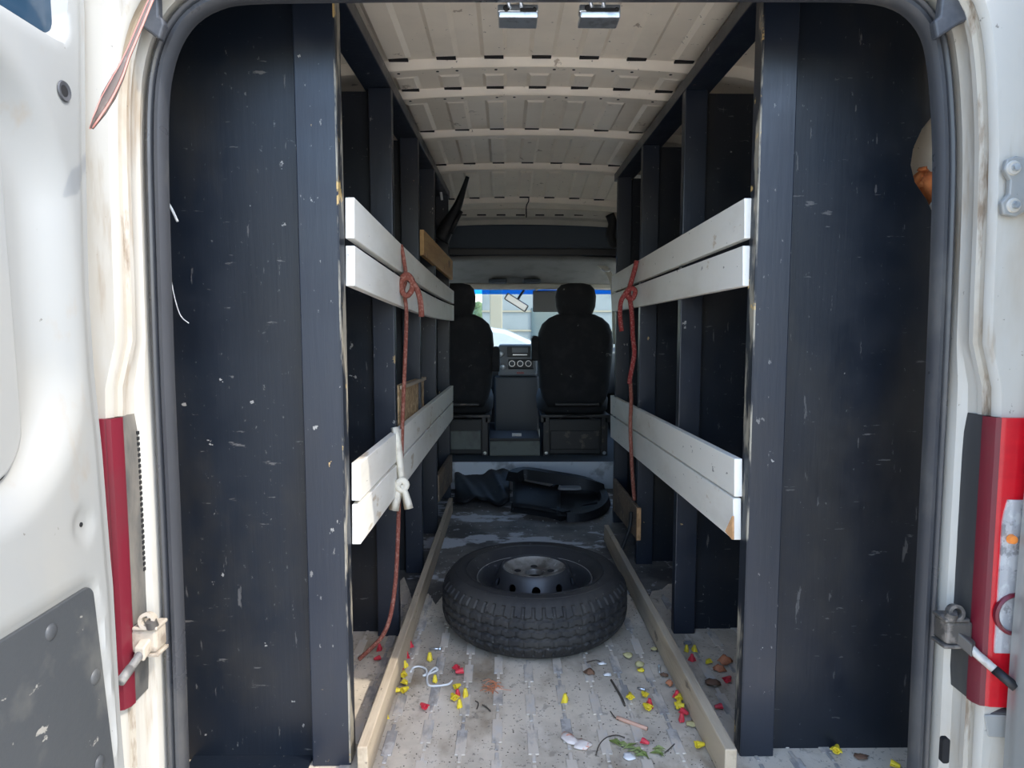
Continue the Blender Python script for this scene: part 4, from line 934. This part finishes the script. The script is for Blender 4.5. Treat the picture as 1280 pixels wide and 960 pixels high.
# twine tuft
tf = thing('twine_tuft', PZ(615, 860, 0), 'dry reddish twine tuft on the floor before the tyre', 'twine')
for k in range(26):
    c = PZ(615 + random.gauss(0, 4.5), 860 + random.gauss(0, 3.2), .004); a = random.uniform(0, 6.28); l = random.uniform(.008, .02)
    MB().tube([c + Vector((-math.cos(a) * l, -math.sin(a) * l, 0)), c + Vector((0, 0, random.uniform(.002, .010))), c + Vector((math.cos(a) * l, math.sin(a) * l, 0))], .0011, 5).build('twine_strand', 'leaf_dry', tf)
MB().tube([PZ(620, 861, .004), PZ(632, 862, .003), PZ(639, 863, .003)], .0015, 5).build('twine_strand', 'pink_stick', tf)
# stick, string, twigs, bolts
rope('pink_stick', [PZ(771, 897, .006), PZ(790, 904, .006), PZ(809, 911, .006)], .0055, 'pink_stick', 'pinkish wooden stick on the near right floor', 'stick', 6, 2)
rope('white_string', [PZ(u, v, .005) for u, v in ((513, 840), (516, 835), (524, 833), (532, 836), (533, 842), (529, 845), (540, 841), (547, 837), (543, 835), (535, 843), (534, 851), (537, 857), (550, 857), (561, 855), (565, 851))], .0032, 'string', 'tangled white string on the floor by left board', 'string')
def twig(pts, lab, r=.0016): rope('dry_twig', [PZ(u, v, .004) for u, v in pts], r, 'twig', lab, 'twig', 5, 3)
twig([(745, 944), (749, 931), (758, 922), (770, 919), (781, 922)], 'curved dark twig arching round the green leaves')
twig([(764, 850), (770, 860), (777, 872), (781, 882)], 'dark twig lying below the white paper scraps', .0035)
twig([(733, 828), (745, 825), (752, 828)], 'thin dark twig right beside the tyre')
twig([(594, 876), (598, 879), (596, 886)], 'tiny hooked twig beside the left connectors')
twig([(603, 881), (608, 884), (613, 889)], 'tiny straight twig below the twine tuft', .002)
twig([(763, 889), (768, 896), (773, 900)], 'thin twig touching the pink stick')
twig([(831, 941), (837, 936), (843, 930)], 'thin twig right of the green leaves')
def bolt(u0, v0, u1, v1, lab):
    a, b = PZ(u0, v0, .005), PZ(u1, v1, .005); d = (b - a)
    t = thing('screw', (a + b) / 2 - Vector((0, 0, .005)), lab, 'screw', 'loose screws on the floor')
    MB().tube([a, b], .0036, 8).build('screw_shank', 'zinc', t, smooth='all'); MB().tube([b - d * .12, b], .0052, 8).build('screw_head', 'zinc', t)
bolt(537, 811, 551, 811, 'silver bolt on the floor left of the tyre')
bolt(824.5, 841, 824, 832, 'upright-lying silver screw near the right board')
bolt(797, 860, 806, 862, 'short silver screw amid litter right of the tyre')
bolt(828, 0 + 829, 826, 822, 'far silver screw near the right board') if False else None
# green sprig
sp = thing('leafy_sprig', PZ(790, 936, 0), 'wilted green leafy sprig on the near right floor', 'leaves')
for k in range(30):
    t = random.random(); u = 768 + 38 * t + random.gauss(0, 2); v = 926 + 17 * t + random.gauss(0, 2.2)
    if k > 22: u = 812 + random.uniform(0, 18); v = 938 + random.uniform(-2, 5)
    c = PZ(u, v, .004); a = -.75 + random.gauss(0, .45); l = random.uniform(.010, .022); w = .0035
    d = Vector((math.cos(a), math.sin(a), .15)) * l; s = Vector((-math.sin(a), math.cos(a), 0)) * w; up = Vector((0, 0, random.uniform(.002, .012)))
    MB().add([c - d, c + s + up, c + d, c - s + up * .6, ], [(0, 1, 2), (0, 2, 3)]).build('leaf', 'leaf_green', sp, solid=.0006)
# gravel and crumbs: uncountable
cr = MB()
for k in range(1400):
    x = random.uniform(-.30, .58); y = 1.5 + 1.5 * random.random() ** 1.5; r = random.uniform(.0008, .0026)
    if math.hypot(x - WC.x, y - WC.y) < WR: continue
    c = Vector((x, y, FZ + r * .5)); j = lambda: random.uniform(.6, 1.2) * r
    cr.add([c + Vector((j(), 0, 0)), c + Vector((-j(), 0, 0)), c + Vector((0, j(), 0)), c + Vector((0, -j(), 0)), c + Vector((0, 0, j())), c + Vector((0, 0, -r * .5))],
           [(0, 2, 4), (2, 1, 4), (1, 3, 4), (3, 0, 4), (2, 0, 5), (1, 2, 5), (3, 1, 5), (0, 3, 5)])
cro = cr.build('floor_grit', 'twig', fix=False); cro['kind'] = 'stuff'; cro['label'] = 'dark grit and crumbs strewn over the cargo floor'

# ================================================================== OUTSIDE, SEEN THROUGH THE WINDSCREEN
GZ = -.62
def car(x0, Y0):
    t = thing('parked_car', (x0 + 2.1, Y0 + .9, GZ), 'white parked car seen through the windscreen', 'car')
    body = [(0, .35), (.05, .95), (.45, 1.02), (3.0, 1.00), (3.9, .88), (4.2, .72), (4.25, .38), (3.8, .30), (.4, .30)]
    MB().prism([(x0 + a, GZ + z) for a, z in body], 'y', Y0, Y0 + 1.8).build('body', 'car_white', t, bevel=.06, smooth=True, seg=3)
    cab = [(.35, 1.0), (.70, 1.52), (1.1, 1.63), (2.2, 1.64), (2.65, 1.57), (3.0, 1.42), (3.55, .98)]
    MB().prism([(x0 + a, GZ + z) for a, z in cab], 'y', Y0 + .12, Y0 + 1.68).build('cabin', 'car_white', t, bevel=.05, smooth=True, seg=3)
    for w_ in ([(.75, 1.05), (.95, 1.48), (1.65, 1.50), (1.65, 1.05)], [(1.75, 1.05), (1.75, 1.50), (2.2, 1.46), (2.95, 1.05)]):
        MB().prism([(x0 + a, GZ + z) for a, z in w_], 'y', Y0 + .112, Y0 + .125).build('side_window', 'car_glass', t)
    for a in (.8, 3.4):
        for yy in (Y0 - .02, Y0 + 1.6):
            w_ = MB().lathe([(.0001, 0), (.20, 0), (.32, .01), (.33, .05), (.33, .17), (.31, .22), (.0001, .22)], 28, (x0 + a, yy, GZ + .33), Vector((0, 1, 0))).build('wheel', 'tyre', t, smooth=True)
            MB().lathe([(.0001, -.005), (.18, .0), (.20, .02)], 20, (x0 + a, yy - .005, GZ + .33), Vector((0, 1, 0))).build('hubcap', 'silver', w_, smooth=True)
    MB().lathe([(.0001, .02), (.09, .01), (.10, 0)], 16, (x0 + 4.12, Y0 + .2, GZ + .72), Vector((1, -.3, 0))).build('headlight', 'clear_lens', t)
car(-2.65, 8.7)
bd = thing('building', (4.0, 17, GZ), 'pale plastered building beyond the windscreen', 'building')
MB().box(-.55, 10.0, 16.0, 22, GZ, 5.2).build('wall', 'stucco', bd, bevel=.02)
for z in (.10, .45, .85, 1.3): MB().box(-.55, 10, 15.97, 16.02, z, z + .04).build('siding_line', 'post', bd)
MB().box(.6, 1.7, 15.95, 16.05, .5, 1.4).build('window', 'car_glass', bd, bevel=.02)
MB().box(-.75, 10.2, 15.8, 22.2, 5.2, 5.5).build('roof', 'post', bd, bevel=.05)
ps = thing('gate_post', (-.14, 13.0, GZ), 'beige square post standing before the pale building', 'post')
MB().box(-.30, -.06, 12.9, 13.1, GZ, 3.2).build('post_shaft', 'post', ps, bevel=.02)
MB().box(-.34, -.02, 12.86, 13.14, 3.2, 3.3).build('post_cap', 'stucco', ps, bevel=.02)
for k, (tx, ty_, hh, lab) in enumerate(((-1.75, 38, 2.9, 'small round tree in the far distance through windscreen'), (-4.6, 44, 3.6, 'taller tree far left in the distance'))):
    t = thing('distant_tree', (tx, ty_, GZ), lab, 'tree', 'distant trees')
    MB().tube([(tx, ty_, GZ), (tx + .05, ty_, GZ + 1.3)], [.14, .09], 8).build('trunk', 'bark', t, smooth='all')
    m = MB()
    for q in range(40):
        c = Vector((tx + random.gauss(0, .55), ty_ + random.gauss(0, .5), GZ + 1.3 + abs(random.gauss(.5, .4)) * hh / 3)); r = random.uniform(.25, .5)
        m.loft([ring_se(c.x, c.y, c.z + r * zz, max(.02, r * rr3), max(.02, r * rr3), 8, 2) for zz, rr3 in ((-1, .1), (-.6, .8), (0, 1), (.6, .8), (1, .1))])
    m.build('crown', 'foliage', t, smooth='all')
